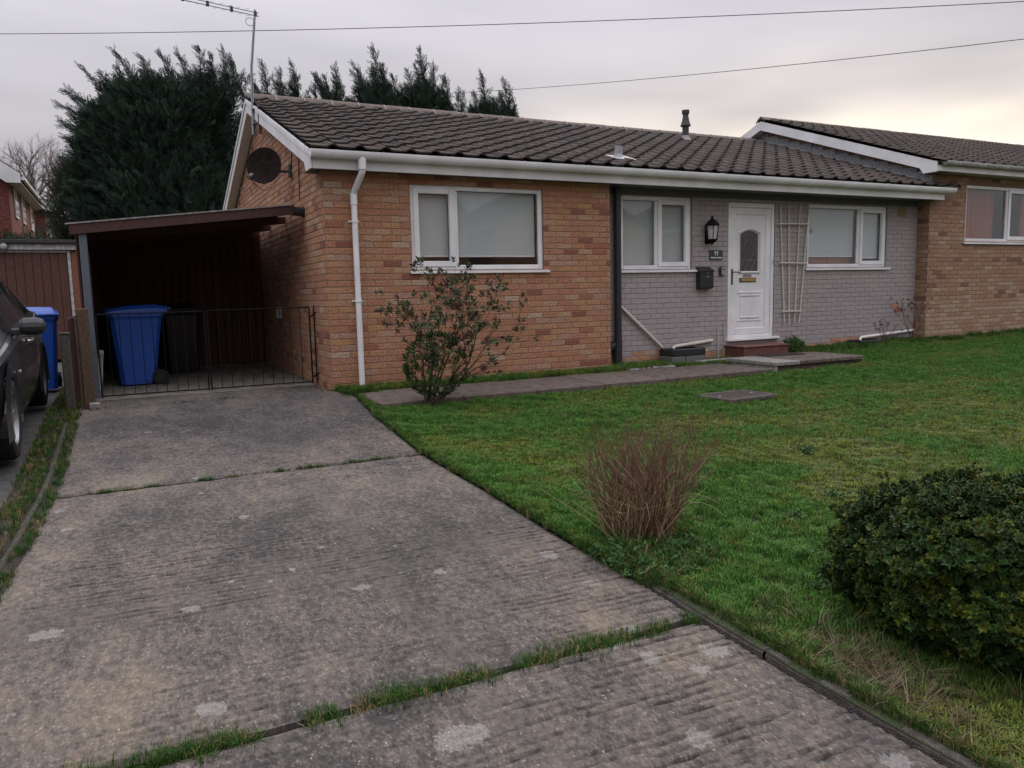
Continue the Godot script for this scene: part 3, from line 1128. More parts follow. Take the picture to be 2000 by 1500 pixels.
func bungalow() -> void:
	var h := thing("bungalow", "low brick bungalow with grey painted entrance wall and dark tiled roof", "house")
	# --- walls
	var fw := wall_slab("front_wall", 0.0, 3.88, -0.2, 2.60, 0.0, 0.12, [W1], M.mortar, h)
	brickwork(fw, "brick", Transform3D.IDENTITY, -0.075, 35, func(y): return cut(0.0, 3.88, y, [W1]), brick_tone, 300, M.bricks_rest)
	var pw := wall_slab("entrance_wall", 3.76, 10.53, -0.2, 2.60, ZG, 0.12, [W2, DO, W3, [10.003, 10.22, 2.25, 2.40]], M.mortar_painted, h)
	brickwork(pw, "painted_brick", Transform3D(Basis.IDENTITY, Vector3(0, 0, ZG)), -0.09, 35, func(y): return cut(3.88, 10.53, y, [W2, DO, W3, [10.003, 10.22, 2.25, 2.40]]), painted_tone, 300, M.painted_rest)
	var ab := MB.new()
	ab.box(Vector3(10.005, 2.252, ZG - 0.1), Vector3(10.218, 2.398, ZG - 0.02), 0.0)
	for i in 3:
		for j in 5:
			ab.box(Vector3(10.008 + j * 0.042, 2.255 + i * 0.048, ZG - 0.02), Vector3(10.044 + j * 0.042, 2.295 + i * 0.048, ZG + 0.008), 0.004)
	part("air_brick", ab, M.terracotta, h)
	# gable wall, facing -x
	var gt := Transform3D(Basis(Vector3(0, 0, 1), Vector3(0, 1, 0), Vector3(-1, 0, 0)), Vector3(0, 0, -8.0))
	var gb := MB.new()
	gb.extrude(PackedVector2Array([Vector2(-7.9, -0.2), Vector2(-0.121, -0.2), Vector2(-0.121, 2.58), Vector2(-4.0, 3.98), Vector2(-7.9, 2.58)]), 0.0, 0.12, zy(0.0))
	var gw := part("gable_wall", gb, M.mortar, h)
	brickwork(gw, "brick", gt, -0.075, 56, func(y):
		if y < 2.52: return [[0.0, 8.0]]
		var half: float = 4.0 * (1.0 - (y - 2.52) / 1.46)
		return [[4.0 - half, 4.0 + half]] if half > 0.1 else [], brick_tone, 130, M.bricks_rest)
	var rt := MB.new()
	rt.box(Vector3(3.761, -0.2, ZG + 0.001), Vector3(3.879, 2.60, -0.121))
	part("return_wall", rt, M.brick_2, h)
	part("back_wall", bx(Vector3(0.0, -0.2, -8.02), Vector3(10.53, 2.6, -7.901), 0.0), M.mortar, h)
	part("floor", bx(Vector3(0.121, -0.1, -7.9), Vector3(10.52, 0.12, ZG - 0.122), 0.0), M.carpet, h)
	part("ceiling", bx(Vector3(0.121, 2.46, -7.9), Vector3(10.52, 2.52, ZG - 0.122), 0.0), M.room, h)
	part("inner_wall", bx(Vector3(0.121, 0.121, -3.9), Vector3(10.52, 2.459, -3.8), 0.0), M.room, h)
	# --- eaves
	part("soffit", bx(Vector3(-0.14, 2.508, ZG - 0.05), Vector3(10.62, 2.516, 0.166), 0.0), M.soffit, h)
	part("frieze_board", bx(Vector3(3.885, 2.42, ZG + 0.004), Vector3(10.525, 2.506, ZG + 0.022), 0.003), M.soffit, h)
	part("fascia", bx(Vector3(-0.146, 2.498, 0.167), Vector3(10.64, 2.69, 0.186), 0.004), M.fascia, h)
	part("fascia_end", bx(Vector3(10.642, 2.498, -0.0), Vector3(10.656, 2.69, 0.188), 0.003), M.fascia, h)
	var g := part("gutter", gutter_mesh(-0.17, 10.80, 2.688, 0.247), M.upvc, h)
	var caps := MB.new()
	for x in [-0.174, 10.801]:
		var o := PackedVector2Array()
		for k in 13:
			var a := PI + PI * k / 12.0
			o.append(Vector2(0.247 + cos(a) * 0.062, 2.692 + sin(a) * 0.09))
		caps.extrude(o, 0.0, 0.006, zy(x))
	part("stop_end", caps, M.upvc, g)
	var bxs := [0.08, 0.62, 1.45, 2.42, 3.35, 4.35, 5.3, 6.3, 7.3, 8.25, 9.2, 10.1]
	for x in bxs:
		part("gutter_bracket", gutter_mesh(x, x + 0.028, 2.689, 0.247, 0.091, 0.064), M.upvc, g)
	for x in [5.55, 9.02]:
		part("gutter_union", gutter_mesh(x, x + 0.10, 2.690, 0.247, 0.092, 0.065), M.upvc, g)
	# --- roof
	var slope := atan2(1.49, 4.26)
	var deck := MB.new()
	deck.extrude(PackedVector2Array([Vector2(0.19, 2.70), Vector2(-4.0, 4.165), Vector2(-8.2, 2.70), Vector2(-8.2, 2.64), Vector2(-4.0, 4.10), Vector2(0.19, 2.64)]), 0.0, 10.68, zy(-0.15))
	var roof := part("roof", deck, M.tile_1, h)
	tiling(roof, -0.165, 36, 14, Vector2(0.265, 2.705), slope, 0.3185, 300, 1)
	ridge(roof, -0.165, 10.45, 4.222, -4.0, slope)
	# verge boards with their soffits
	for s in [1.0, -1.0]:
		var zf := func(z: float) -> float: return -4.0 + s * (z + 4.0)
		var board := PackedVector2Array()
		for p in [Vector2(-4.0, 4.165), Vector2(0.20, 2.695), Vector2(0.20, 2.495), Vector2(-0.03, 2.495), Vector2(-0.10, 2.605), Vector2(-4.0, 3.965)]:
			board.append(Vector2(zf.call(p.x), p.y))
		var m := MB.new()
		m.extrude(board, 0.0, 0.020, zy(-0.172))
		part("verge_board", m, M.fascia, h)
		var trim := PackedVector2Array()
		for p in [Vector2(-4.0, 4.17), Vector2(0.20, 2.70), Vector2(0.20, 2.64), Vector2(-4.0, 4.11)]:
			trim.append(Vector2(zf.call(p.x), p.y))
		var m3 := MB.new()
		m3.extrude(trim, 0.0, 0.014, zy(-0.187))
		part("verge_trim", m3, M.fascia, h)
		var so := PackedVector2Array()
		for p in [Vector2(-4.0, 3.995), Vector2(-0.10, 2.63), Vector2(-0.10, 2.622), Vector2(-4.0, 3.987)]:
			so.append(Vector2(zf.call(p.x), p.y))
		var m2 := MB.new()
		m2.extrude(so, 0.0, 0.143, zy(-0.151))
		part("verge_soffit", m2, M.upvc, h)
	# lead steps against the neighbour's gable
	for i in 14:
		var z0 := 0.05 - i * 0.295
		var z1 := z0 - 0.315
		var y0 := 2.705 + (0.265 - z0) * 0.3498
		var y1 := 2.705 + (0.265 - z1) * 0.3498
		var m := MB.new()
		m.extrude(PackedVector2Array([Vector2(z0, y0 + 0.02), Vector2(z1, y1 + 0.02), Vector2(z1, y1 + 0.135 + rf(-0.015, 0.02)), Vector2(z0, y1 + 0.10 + rf(-0.02, 0.02))]), 0.0, 0.006, zy(10.505 - 0.003 * (i % 2)))
		part("flashing_step", m, M.lead, roof)
		var m2 := MB.new()
		m2.extrude(PackedVector2Array([Vector2(z0, y0 + 0.055), Vector2(z1, y1 + 0.055), Vector2(z1, y1 + 0.040), Vector2(z0, y0 + 0.040)]), 0.0, 0.16, zy(10.345 + 0.01 * (i % 3)))
		part("flashing_apron", m2, M.lead, roof)
	# --- rainwater and soil pipes
	var dp := MB.new()
	dp.tube([Vector3(0.40, 2.63, 0.247), Vector3(0.40, 2.50, 0.247)], 0.046, 14)
	dp.tube([Vector3(0.40, 2.54, 0.247), Vector3(0.40, 2.49, 0.247), Vector3(0.392, 2.45, 0.225), Vector3(0.345, 2.29, 0.09), Vector3(0.335, 2.25, 0.068), Vector3(0.335, 2.2, 0.066)], 0.037, 14)
	dp.tube([Vector3(0.335, 2.22, 0.066), Vector3(0.335, -0.05, 0.066)], 0.034, 14)
	dp.tube([Vector3(0.335, 2.25, 0.066), Vector3(0.335, 2.13, 0.066)], 0.041, 14)
	var dpo := part("downpipe", dp, M.upvc, h)
	for y in [1.93, 1.02]:
		var c := MB.new()
		c.tube([Vector3(0.335, y, 0.066), Vector3(0.335, y + 0.025, 0.066)], 0.041, 12)
		c.box(Vector3(0.27, y + 0.004, 0.01), Vector3(0.40, y + 0.022, 0.03), 0.003)
		part("pipe_clip", c, M.upvc, dpo)
	var sp := MB.new()
	sp.tube([Vector3(4.115, 2.52, -0.155), Vector3(4.115, 0.42, -0.155), Vector3(4.11, 0.36, -0.155), Vector3(4.10, -0.05, -0.155)], [0.052, 0.052, 0.062, 0.066], 16)
	sp.tube([Vector3(4.06, 0.33, -0.16), Vector3(3.96, 0.24, -0.19)], 0.06, 12)
	part("soil_pipe", sp, M.dark_pipe, h)
	# --- openings
	window(h, W1[0], W1[1], W1[2], W1[3], -0.012, 1.625, 0)
	window(h, W2[0], W2[1], W2[2], W2[3], ZG - 0.012, 4.865, 1, 0.03, 0.085)
	window(h, W3[0], W3[1], W3[2], W3[3], ZG - 0.012, 9.085, 1, 0.05, 0.07)
	front_door(h)
	# roof vents
	var fl := MB.new()
	fl.lathe([Vector2(0.062, -0.1), Vector2(0.062, 0.30), Vector2(0.066, 0.302), Vector2(0.098, 0.305), Vector2(0.098, 0.315), Vector2(0.07, 0.40), Vector2(0.055, 0.48), Vector2(0.053, 0.53), Vector2(0.07, 0.535), Vector2(0.072, 0.60), Vector2(0.062, 0.602), Vector2(0.0, 0.602)], Vector3(7.74, 3.86, -3.13), 18)
	var flue := part("roof_flue", fl, mat("flue_grey", Color(0.075, 0.072, 0.075), 0.7, "mottle", 3.0), roof)
	var fs := MB.new()
	var tilt := Transform3D(Basis(Vector3.RIGHT, slope), Vector3(7.74, 3.905, -3.13))
	fs.box(Vector3(-0.19, -0.006, -0.15), Vector3(0.19, 0.012, 0.20), 0.004, tilt)
	fs.lathe([Vector2(0.105, 0.0), Vector2(0.075, 0.05), Vector2(0.064, 0.09)], Vector3(7.74, 3.90, -3.13), 18)
	part("flue_flashing", fs, M.lead, flue)
	var vp := MB.new()
	vp.lathe([Vector2(0.055, -0.1), Vector2(0.055, 0.20), Vector2(0.047, 0.202), Vector2(0.045, 0.1)], Vector3(4.24, 2.885, -0.30), 16)
	var vent := part("vent_stub", vp, M.lead, roof)
	var vf := MB.new()
	vf.lathe([Vector2(0.12, 0.0), Vector2(0.075, 0.03), Vector2(0.058, 0.07)], Vector3(4.24, 2.905, -0.30), 16)
	vf.box(Vector3(-0.15, -0.03, -0.12), Vector3(0.20, 0.010, 0.17), 0.005, Transform3D(Basis(Vector3.RIGHT, slope), Vector3(4.24, 2.935, -0.30)))
	part("vent_flashing", vf, M.lead, vent)


func front_door(h: Node3D) -> void:
	var d := Node3D.new()
	d.name = "door"
	h.add_child(d, true)
	tag(d, "white panelled front door with arched leaded glass", "")
	var z := ZG
	var x0: float = DO[0]
	var x1: float = DO[1]
	var y0 := 0.30
	var y1: float = DO[3]
	var f := MB.new()
	f.box(Vector3(x0, y0, z - 0.085), Vector3(x0 + 0.062, y1, z - 0.005), 0.008)
	f.box(Vector3(x1 - 0.062, y0, z - 0.085), Vector3(x1, y1, z - 0.005), 0.008)
	f.box(Vector3(x0 + 0.062, y1 - 0.07, z - 0.084), Vector3(x1 - 0.062, y1, z - 0.006), 0.008)
	f.box(Vector3(x0 + 0.062, y0, z - 0.084), Vector3(x1 - 0.062, y0 + 0.05, z - 0.006), 0.008)
	part("door_frame", f, M.upvc, d)
	part("threshold", bx(Vector3(x0 - 0.04, y0 - 0.038, z - 0.09), Vector3(x1 + 0.09, y0 - 0.001, z + 0.06), 0.006), M.upvc, d)
	var a := x0 + 0.064
	var b := x1 - 0.064
	var c := y0 + 0.052
	var e := y1 - 0.072
	# sash ring
	var s := MB.new()
	s.frame(a, b, c, e, 0.105, z - 0.075, z - 0.018, 0.008)
	part("door_leaf", s, M.upvc, d)
	# middle panel with an arched opening
	var px0 := a + 0.105
	var px1 := b - 0.105
	var py0 := c + 0.105
	var py1 := e - 0.105
	var gx0 := 6.46
	var gx1 := 6.835
	var gy0 := 1.335
	var gy1 := 1.90
	var arch := func(grow: float) -> PackedVector2Array:
		var o := PackedVector2Array([Vector2(gx0 - grow, gy0 - grow), Vector2(gx1 + grow, gy0 - grow)])
		for k in 11:
			var t := k / 10.0
			o.append(Vector2(lerpf(gx1 + grow, gx0 - grow, t), gy1 + grow + 0.055 * sin(PI * t)))
		return o
	var p := MB.new()
	p.box(Vector3(px0, py0, z - 0.062), Vector3(px1, gy0, z - 0.036))
	p.box(Vector3(px0, gy0, z - 0.062), Vector3(gx0, py1, z - 0.036))
	p.box(Vector3(gx1, gy0, z - 0.062), Vector3(px1, py1, z - 0.036))
	var top := PackedVector2Array([Vector2(gx1, py1), Vector2(gx0, py1), Vector2(gx0, gy1)])
	for k in range(1, 11):
		var t := k / 10.0
		top.append(Vector2(lerpf(gx0, gx1, t), gy1 + 0.055 * sin(PI * t)))
	p.extrude(top, z - 0.062, z - 0.036)
	part("door_panel", p, M.upvc, d)
	# raised mouldings
	var mo := MB.new()
	var outer: PackedVector2Array = arch.call(0.042)
	var inner: PackedVector2Array = arch.call(0.0)
	for k in outer.size():
		var k2 := (k + 1) % outer.size()
		var o1 := outer[k]
		var o2 := outer[k2]
		var i1 := inner[k]
		var i2 := inner[k2]
		var m1 := (o1 + i1) * 0.5
		var m2 := (o2 + i2) * 0.5
		mo.quad(Vector3(o1.x, o1.y, z - 0.0358), Vector3(o2.x, o2.y, z - 0.0358), Vector3(m2.x, m2.y, z - 0.010), Vector3(m1.x, m1.y, z - 0.010))
		mo.quad(Vector3(m1.x, m1.y, z - 0.010), Vector3(m2.x, m2.y, z - 0.010), Vector3(i2.x, i2.y, z - 0.05), Vector3(i1.x, i1.y, z - 0.05))
	part("glazing_bead", mo, M.upvc, d)
	var pan := MB.new()
	for r in [[0.56, 1.02]]:
		for k in [[0.0, 0.012], [0.045, 0.02]]:
			var xa: float = px0 + 0.06 + k[0]
			var xb: float = px1 - 0.06 - k[0]
			var ya: float = r[0] + k[0]
			var yb: float = r[1] - k[0]
			pan.box(Vector3(xa, ya, z - 0.037), Vector3(xb, ya + 0.03, z - 0.036 + k[1]), 0.01)
			pan.box(Vector3(xa, yb - 0.03, z - 0.037), Vector3(xb, yb, z - 0.036 + k[1]), 0.01)
			if k[0] > 0.0:
				pan.box(Vector3(xa + 0.01, ya + 0.03, z - 0.037), Vector3(xb - 0.01, yb - 0.03, z - 0.028), 0.006)
	part("raised_panel", pan, M.upvc, d)
	var g := MB.new()
	g.extrude(inner, z - 0.054, z - 0.050)
	part("door_glass", g, M.obscure, d)
	var ld := MB.new()
	var xm := (gx0 + gx1) * 0.5
	for i in 3:
		var xx := lerpf(gx0, gx1, i / 3.0)
		var w := (gx1 - gx0) / 3.0
		ld.tube([Vector3(xx, gy0, z - 0.049), Vector3(xx + w * 0.5, gy0 + 0.16, z - 0.049), Vector3(xx + w, gy0, z - 0.049)], 0.003, 4, false)
	var oval := []
	for k in 25:
		oval.append(Vector3(xm + cos(TAU * k / 24.0) * 0.10, 1.66 + sin(TAU * k / 24.0) * 0.16, z - 0.049))
	ld.tube(oval, 0.003, 4, false)
	ld.tube([Vector3(gx0, gy0 + 0.17, z - 0.049), Vector3(gx1, gy0 + 0.17, z - 0.049)], 0.003, 4, false)
	var hoop := []
	for k in 13:
		hoop.append(Vector3(lerpf(gx0 + 0.03, gx1 - 0.03, k / 12.0), gy1 - 0.05 + 0.05 * sin(PI * k / 12.0), z - 0.049))
	ld.tube(hoop, 0.003, 4, false)
	for sx in [-1.0, 1.0]:
		ld.tube([Vector3(xm + sx * 0.157, gy0 + 0.17, z - 0.049), Vector3(xm + sx * 0.157, gy1 - 0.05, z - 0.049)], 0.003, 4, false)
	part("leading", ld, M.galvanised, d)
	# letter plate and the faded notice above it
	var lp := part("letter_plate", bx(Vector3(6.45, 1.165, z - 0.036), Vector3(6.79, 1.235, z - 0.022), 0.006), M.dark_metal, d)
	part("letter_flap", bx(Vector3(6.475, 1.178, z - 0.022), Vector3(6.765, 1.224, z - 0.012), 0.008), M.brass, lp)
	part("faded_notice", bx(Vector3(6.52, 1.243, z - 0.036), Vector3(6.70, 1.285, z - 0.0335), 0.0), mat("faded", Color(0.42, 0.30, 0.29), 0.8, "mottle", 4.0), d)
	var hd := MB.new()
	hd.box(Vector3(6.268, 1.13, z - 0.018), Vector3(6.302, 1.37, z - 0.008), 0.006)
	hd.tube([Vector3(6.285, 1.32, z - 0.01), Vector3(6.285, 1.32, z + 0.035), Vector3(6.30, 1.32, z + 0.042), Vector3(6.41, 1.318, z + 0.042)], 0.0085, 8)
	part("door_handle", hd, M.dark_metal, d)
	var hg := MB.new()
	for y in [0.6, 1.44, 2.1]:
		hg.box(Vector3(x1 - 0.03, y, z - 0.006), Vector3(x1 - 0.002, y + 0.08, z + 0.008), 0.004)
	for y in [1.44]:
		hg.box(Vector3(x1 + 0.002, y, z - 0.004), Vector3(x1 + 0.02, y + 0.07, z + 0.01), 0.004)
	part("hinge", bx(Vector3(x1 - 0.025, 1.44, z - 0.006), Vector3(x1 + 0.004, 1.52, z + 0.01), 0.004), M.galvanised, d)


func blinds() -> void:
	roller_blind("pale blind drawn down behind the narrow pane of the left brick wall window", 1.10, 1.585, 1.545, 2.33, -0.115)
	roller_blind("pale blind drawn down behind the wide pane of the left brick wall window", 1.665, 2.775, 1.545, 2.36, -0.115)
	roller_blind("pale blind fully closed in the window between black pipe and lantern", 4.24, 5.42, 1.40, 2.36, ZG - 0.12)
	roller_blind("pale blind behind the wide pane of the window right of the door", 7.93, 9.045, 1.555, 2.35, ZG - 0.115)
	roller_blind("pale blind behind the narrow pane of the window right of the door", 9.125, 9.69, 1.53, 2.35, ZG - 0.115)
	var c := thing("cabinet", "brown wooden cabinet seen under the blind right of the front door", "cabinet", Vector3(8.4, 0.12, ZG - 0.30))
	var cm := mat("cabinet_wood", Color(0.42, 0.16, 0.07), 0.45, "wood_v", 1.2)
	part("carcass", bx(Vector3(-0.45, 0.06, -0.2), Vector3(0.62, 1.60, 0.14), 0.006), cm, c)
	part("cabinet_door", bx(Vector3(-0.44, 0.08, 0.141), Vector3(0.08, 1.58, 0.158), 0.006), cm, c)
	part("cabinet_door", bx(Vector3(0.09, 0.08, 0.141), Vector3(0.61, 1.58, 0.158), 0.006), cm, c)
	part("plinth", bx(Vector3(-0.43, 0.0, -0.18), Vector3(0.60, 0.059, 0.10), 0.004), cm, c)


func neighbour_bungalow() -> void:
	var h := thing("neighbour_bungalow", "tan brick bungalow joined on the right with a higher roof and white verge", "house")
	var x0 := 10.53
	var WN := [11.53, 14.3, 1.81, 2.82]
	var fw := wall_slab("front_wall", x0, 22.0, -0.2, 3.06, 0.0, 0.12, [WN], M.mortar_pale, h)
	brickwork(fw, "brick", Transform3D.IDENTITY, -0.045, 41, func(y): return cut(x0, 15.0, y, [WN]), pale_tone, 300, M.bricks_rest)
	var gb := MB.new()
	gb.extrude(PackedVector2Array([Vector2(-8.0, -0.2), Vector2(-0.121, -0.2), Vector2(-0.121, 3.04), Vector2(-3.8, 4.44), Vector2(-8.0, 2.9)]), 0.0, 0.12, zy(x0))
	var gw := part("gable_wall", gb, M.mortar_pale, h)
	var gt := Transform3D(Basis(Vector3(0, 0, 1), Vector3(0, 1, 0), Vector3(-1, 0, 0)), Vector3(x0, 0, -8.0))
	brickwork(gw, "brick", gt, -0.045, 59, func(y):
		if y < 2.62: return [[7.77, 8.0]]
		var a: float = 7.99 if y < 3.0 else 8.0 - (y - 3.0) / 0.378
		var lo := maxf(8.0 - (y - 2.62) / 0.35 - 0.3, 3.6)
		return [[lo, a]] if a - lo > 0.05 else [], pale_tone, 60, M.bricks_rest)
	part("back_wall", bx(Vector3(x0, -0.2, -8.12), Vector3(22.0, 2.9, -8.001), 0.0), M.mortar_pale, h)
	part("end_wall", bx(Vector3(21.88, -0.2, -8.0), Vector3(22.0, 3.0, -0.121), 0.0), M.mortar_pale, h)
	part("floor", bx(Vector3(10.66, 0.0, -7.99), Vector3(21.87, 0.15, -0.13), 0.0), M.carpet, h)
	part("ceiling", bx(Vector3(10.66, 2.95, -7.99), Vector3(21.87, 3.0, -0.13), 0.0), M.room, h)
	part("soffit", bx(Vector3(10.33, 2.975, -0.1), Vector3(22.1, 2.985, 0.245), 0.0), M.dirty_white, h)
	part("fascia", bx(Vector3(10.32, 2.965, 0.246), Vector3(22.1, 3.13, 0.265), 0.004), M.fascia, h)
	part("gutter", gutter_mesh(10.42, 22.2, 3.125, 0.325, 0.07, 0.055), M.dirty_white, h)
	var slope := atan2(1.50, 4.1)
	var deck := MB.new()
	deck.extrude(PackedVector2Array([Vector2(0.27, 3.12), Vector2(-3.8, 4.585), Vector2(-8.2, 2.98), Vector2(-8.2, 2.92), Vector2(-3.8, 4.52), Vector2(0.27, 3.06)]), 0.0, 11.8, zy(10.32))
	var roof := part("roof", deck, M.tile_2, h)
	tiling(roof, 10.29, 39, 14, Vector2(0.33, 3.115), slope, 0.31, 120, 0)
	ridge(roof, 10.29, 22.1, 4.635, -3.8, slope)
	for s in [0, 1]:
		var o := PackedVector2Array([Vector2(-3.8, 4.58), Vector2(0.27, 3.115), Vector2(0.27, 2.95), Vector2(0.02, 2.95), Vector2(-0.05, 3.05), Vector2(-3.8, 4.40)]) if s == 0 else PackedVector2Array([Vector2(-3.8, 4.58), Vector2(-3.8, 4.40), Vector2(-8.2, 2.80), Vector2(-8.2, 2.98)])
		var m := MB.new()
		m.extrude(o, 0.0, 0.02, zy(10.298))
		part("verge_board", m, M.fascia, h)
		var o2 := PackedVector2Array([Vector2(-3.8, 4.43), Vector2(-0.05, 3.08), Vector2(-0.05, 3.07), Vector2(-3.8, 4.42)]) if s == 0 else PackedVector2Array([Vector2(-3.8, 4.43), Vector2(-3.8, 4.42), Vector2(-8.2, 2.82), Vector2(-8.2, 2.83)])
		var m2 := MB.new()
		m2.extrude(o2, 0.0, 0.20, zy(10.32))
		part("verge_soffit", m2, M.upvc, h)
	var w := window(h, WN[0], WN[1], WN[2], WN[3], -0.012, 12.80, 1, 0.06, 0.06)
	w.name = "window"
	# curtains behind
	for k in [["brown pleated curtain behind the neighbour's window pane", 11.62, 12.62], ["brown pleated curtain at the far side of the neighbour's window", 13.5, 14.25]]:
		var c := thing("curtain", k[0], "curtain", Vector3(0, 0, -0.2), 0.0, "brown curtains of the neighbour")
		var m := MB.new()
		var n := 60
		for i in n:
			var xa := lerpf(k[1], k[2], float(i) / n)
			var xb := lerpf(k[1], k[2], float(i + 1) / n)
			var za := 0.035 * sin(i * 0.85) + 0.012 * sin(i * 0.31)
			var zb := 0.035 * sin((i + 1) * 0.85) + 0.012 * sin((i + 1) * 0.31)
			m.quad(Vector3(xa, 1.3, za), Vector3(xb, 1.3, zb), Vector3(xb, 2.9, zb), Vector3(xa, 2.9, za))
		part("cloth", m, M.curtain, c)


# ---------------------------------------------------------------- things on and by the entrance wall
func wall_things() -> void:
	var z := ZG + 0.006
	# lantern
	var l := thing("wall_lantern", "black six sided wall lantern between window and front door", "lantern", Vector3(5.77, 1.72, z + 0.11))
	var cap := MB.new()
	cap.lathe([Vector2(0.105, 0.285), Vector2(0.112, 0.30), Vector2(0.09, 0.325), Vector2(0.045, 0.37), Vector2(0.02, 0.385), Vector2(0.022, 0.40), Vector2(0.006, 0.43), Vector2(0.0, 0.432)], Vector3.ZERO, 6, false)
	cap.lathe([Vector2(0.0, 0.284), Vector2(0.105, 0.285)], Vector3.ZERO, 6, false)
	part("roof_cap", cap, M.black_paint, l)
	var cage := MB.new()
	for k in 6:
		var a := TAU * k / 6.0
		cage.tube([Vector3(cos(a) * 0.075, 0.085, -sin(a) * 0.075), Vector3(cos(a) * 0.097, 0.29, -sin(a) * 0.097)], 0.007, 5)
	part("cage", cage, M.black_paint, l)
	var gl := MB.new()
	gl.lathe([Vector2(0.070, 0.088), Vector2(0.092, 0.286)], Vector3.ZERO, 6, false)
	part("lantern_glass", gl, M.lamp_glass, l)
	var bs := MB.new()
	bs.lathe([Vector2(0.0, -0.0), Vector2(0.012, 0.008), Vector2(0.014, 0.02), Vector2(0.03, 0.03), Vector2(0.06, 0.055), Vector2(0.082, 0.075), Vector2(0.082, 0.088), Vector2(0.0, 0.089)], Vector3.ZERO, 6, false)
	part("base_cup", bs, M.black_paint, l)
	var ar := MB.new()
	ar.tube([Vector3(0, 0.06, -0.03), Vector3(0, 0.03, -0.075), Vector3(0, 0.10, -0.105)], 0.012, 8)
	ar.box(Vector3(-0.045, 0.02, -0.115), Vector3(0.045, 0.24, -0.10), 0.005)
	part("wall_arm", ar, M.black_paint, l)
	var bu := MB.new()
	bu.lathe([Vector2(0.0, 0.09), Vector2(0.016, 0.09), Vector2(0.018, 0.13), Vector2(0.03, 0.16), Vector2(0.03, 0.19), Vector2(0.015, 0.22), Vector2(0.0, 0.225)], Vector3.ZERO, 12)
	part("bulb", bu, M.upvc, l)

	# number plate
	var p := thing("house_sign", "dark slate house sign with white number 11 below the lantern", "sign", Vector3(5.937, 1.506, z))
	part("plaque", bx(Vector3(-0.128, 0, -0.002), Vector3(0.128, 0.146, 0.014), 0.004), M.plate, p)
	var font := SystemFont.new()
	font.font_names = PackedStringArray(["Droid Sans"])
	font.font_weight = 700
	for k in [["11", 0.088, 0.098, "number"], ["Northern Road", 0.036, 0.034, "street_name"]]:
		var t := TextMesh.new()
		t.text = k[0]
		t.font = font
		t.font_size = 64
		t.pixel_size = k[1] / 64.0
		t.depth = 0.003
		var o := part(k[3], t, M.lettering, p)
		o.position = Vector3(0.0, k[2], 0.0155)
		o.scale = Vector3(0.8 if k[0] != "11" else 0.9, 1, 1)

	# post box
	var b := thing("wall_post_box", "black wall mounted post box beside the front door", "post box", Vector3(5.69, 1.07, z))
	var body := MB.new()
	body.extrude(PackedVector2Array([Vector2(0, 0), Vector2(0.085, 0.012), Vector2(0.10, 0.03), Vector2(0.10, 0.27), Vector2(0, 0.31)]), -0.125, 0.125, Transform3D(Basis(Vector3(0, 0, 1), Vector3(0, 1, 0), Vector3(1, 0, 0)), Vector3.ZERO))
	part("box_body", body, M.black_plastic, b)
	var lid := MB.new()
	lid.extrude(PackedVector2Array([Vector2(-0.002, 0.312), Vector2(0.112, 0.262), Vector2(0.112, 0.275), Vector2(-0.002, 0.335)]), -0.134, 0.134, Transform3D(Basis(Vector3(0, 0, 1), Vector3(0, 1, 0), Vector3(1, 0, 0)), Vector3.ZERO))
	part("lid", lid, M.black_plastic, b)
	var lk := MB.new()
	lk.tube([Vector3(0.01, 0.245, 0.098), Vector3(0.01, 0.245, 0.105)], 0.009, 10)
	part("lock", lk, M.chrome, b)
	var pt := TextMesh.new()
	pt.text = "POST"
	pt.font = font
	pt.font_size = 64
	pt.pixel_size = 0.028 / 64.0
	pt.depth = 0.002
	var po := part("marking", pt, mat("grey_print", Color(0.25, 0.25, 0.25), 0.5), b)
	po.position = Vector3(0.012, 0.185, 0.101)

	# key safe
	var ks := thing("key_safe", "small grey and black key safe beside the door frame", "key safe", Vector3(6.04, 1.27, z))
	part("case", bx(Vector3(-0.045, 0, 0), Vector3(0.045, 0.135, 0.04), 0.014), M.black_plastic, ks)
	part("cover", bx(Vector3(-0.022, 0.012, 0.04), Vector3(0.044, 0.128, 0.052), 0.012), mat("safe_grey", Color(0.28, 0.27, 0.31), 0.5), ks)
	var dl := MB.new()
	dl.tube([Vector3(0.012, 0.095, 0.05), Vector3(0.012, 0.095, 0.058)], 0.012, 10)
	part("dial", dl, M.black_plastic, ks)

	# trellis
	var t := thing("trellis", "white fan shaped wooden trellis against the wall right of the door", "trellis", Vector3(7.5, 0.49, z + 0.012))
	var ends := [[7.225, 2.345, 7.352, 0.505], [7.404, 2.352, 7.452, 0.485], [7.649, 2.359, 7.575, 0.50], [7.855, 2.372, 7.68, 0.498]]
	var wobble := 0.0
	for e in ends:
		var m := MB.new()
		var path := []
		for k in 7:
			var u := k / 6.0
			path.append(Vector3(lerpf(e[2], e[0], u) - 7.5 + rf(-0.004, 0.004), lerpf(e[3], e[1], u) - 0.49, wobble + 0.008))
		m.tube(path, [0.011, 0.012, 0.0125, 0.012, 0.0115, 0.011, 0.010], 6)
		part("upright", m, M.old_white, t)
	for e in [[7.165, 2.061, 7.85, 2.07], [7.215, 1.455, 7.80, 1.446], [7.27, 0.688, 7.70, 0.68]]:
		var m := MB.new()
		m.tube([Vector3(e[0] - 7.5, e[1] - 0.49, 0.028), Vector3((e[0] + e[2]) * 0.5 - 7.5, (e[1] + e[3]) * 0.5 - 0.487, 0.029), Vector3(e[2] - 7.5, e[3] - 0.49, 0.028)], 0.0125, 6)
		part("cross_bar", m, M.old_white, t)

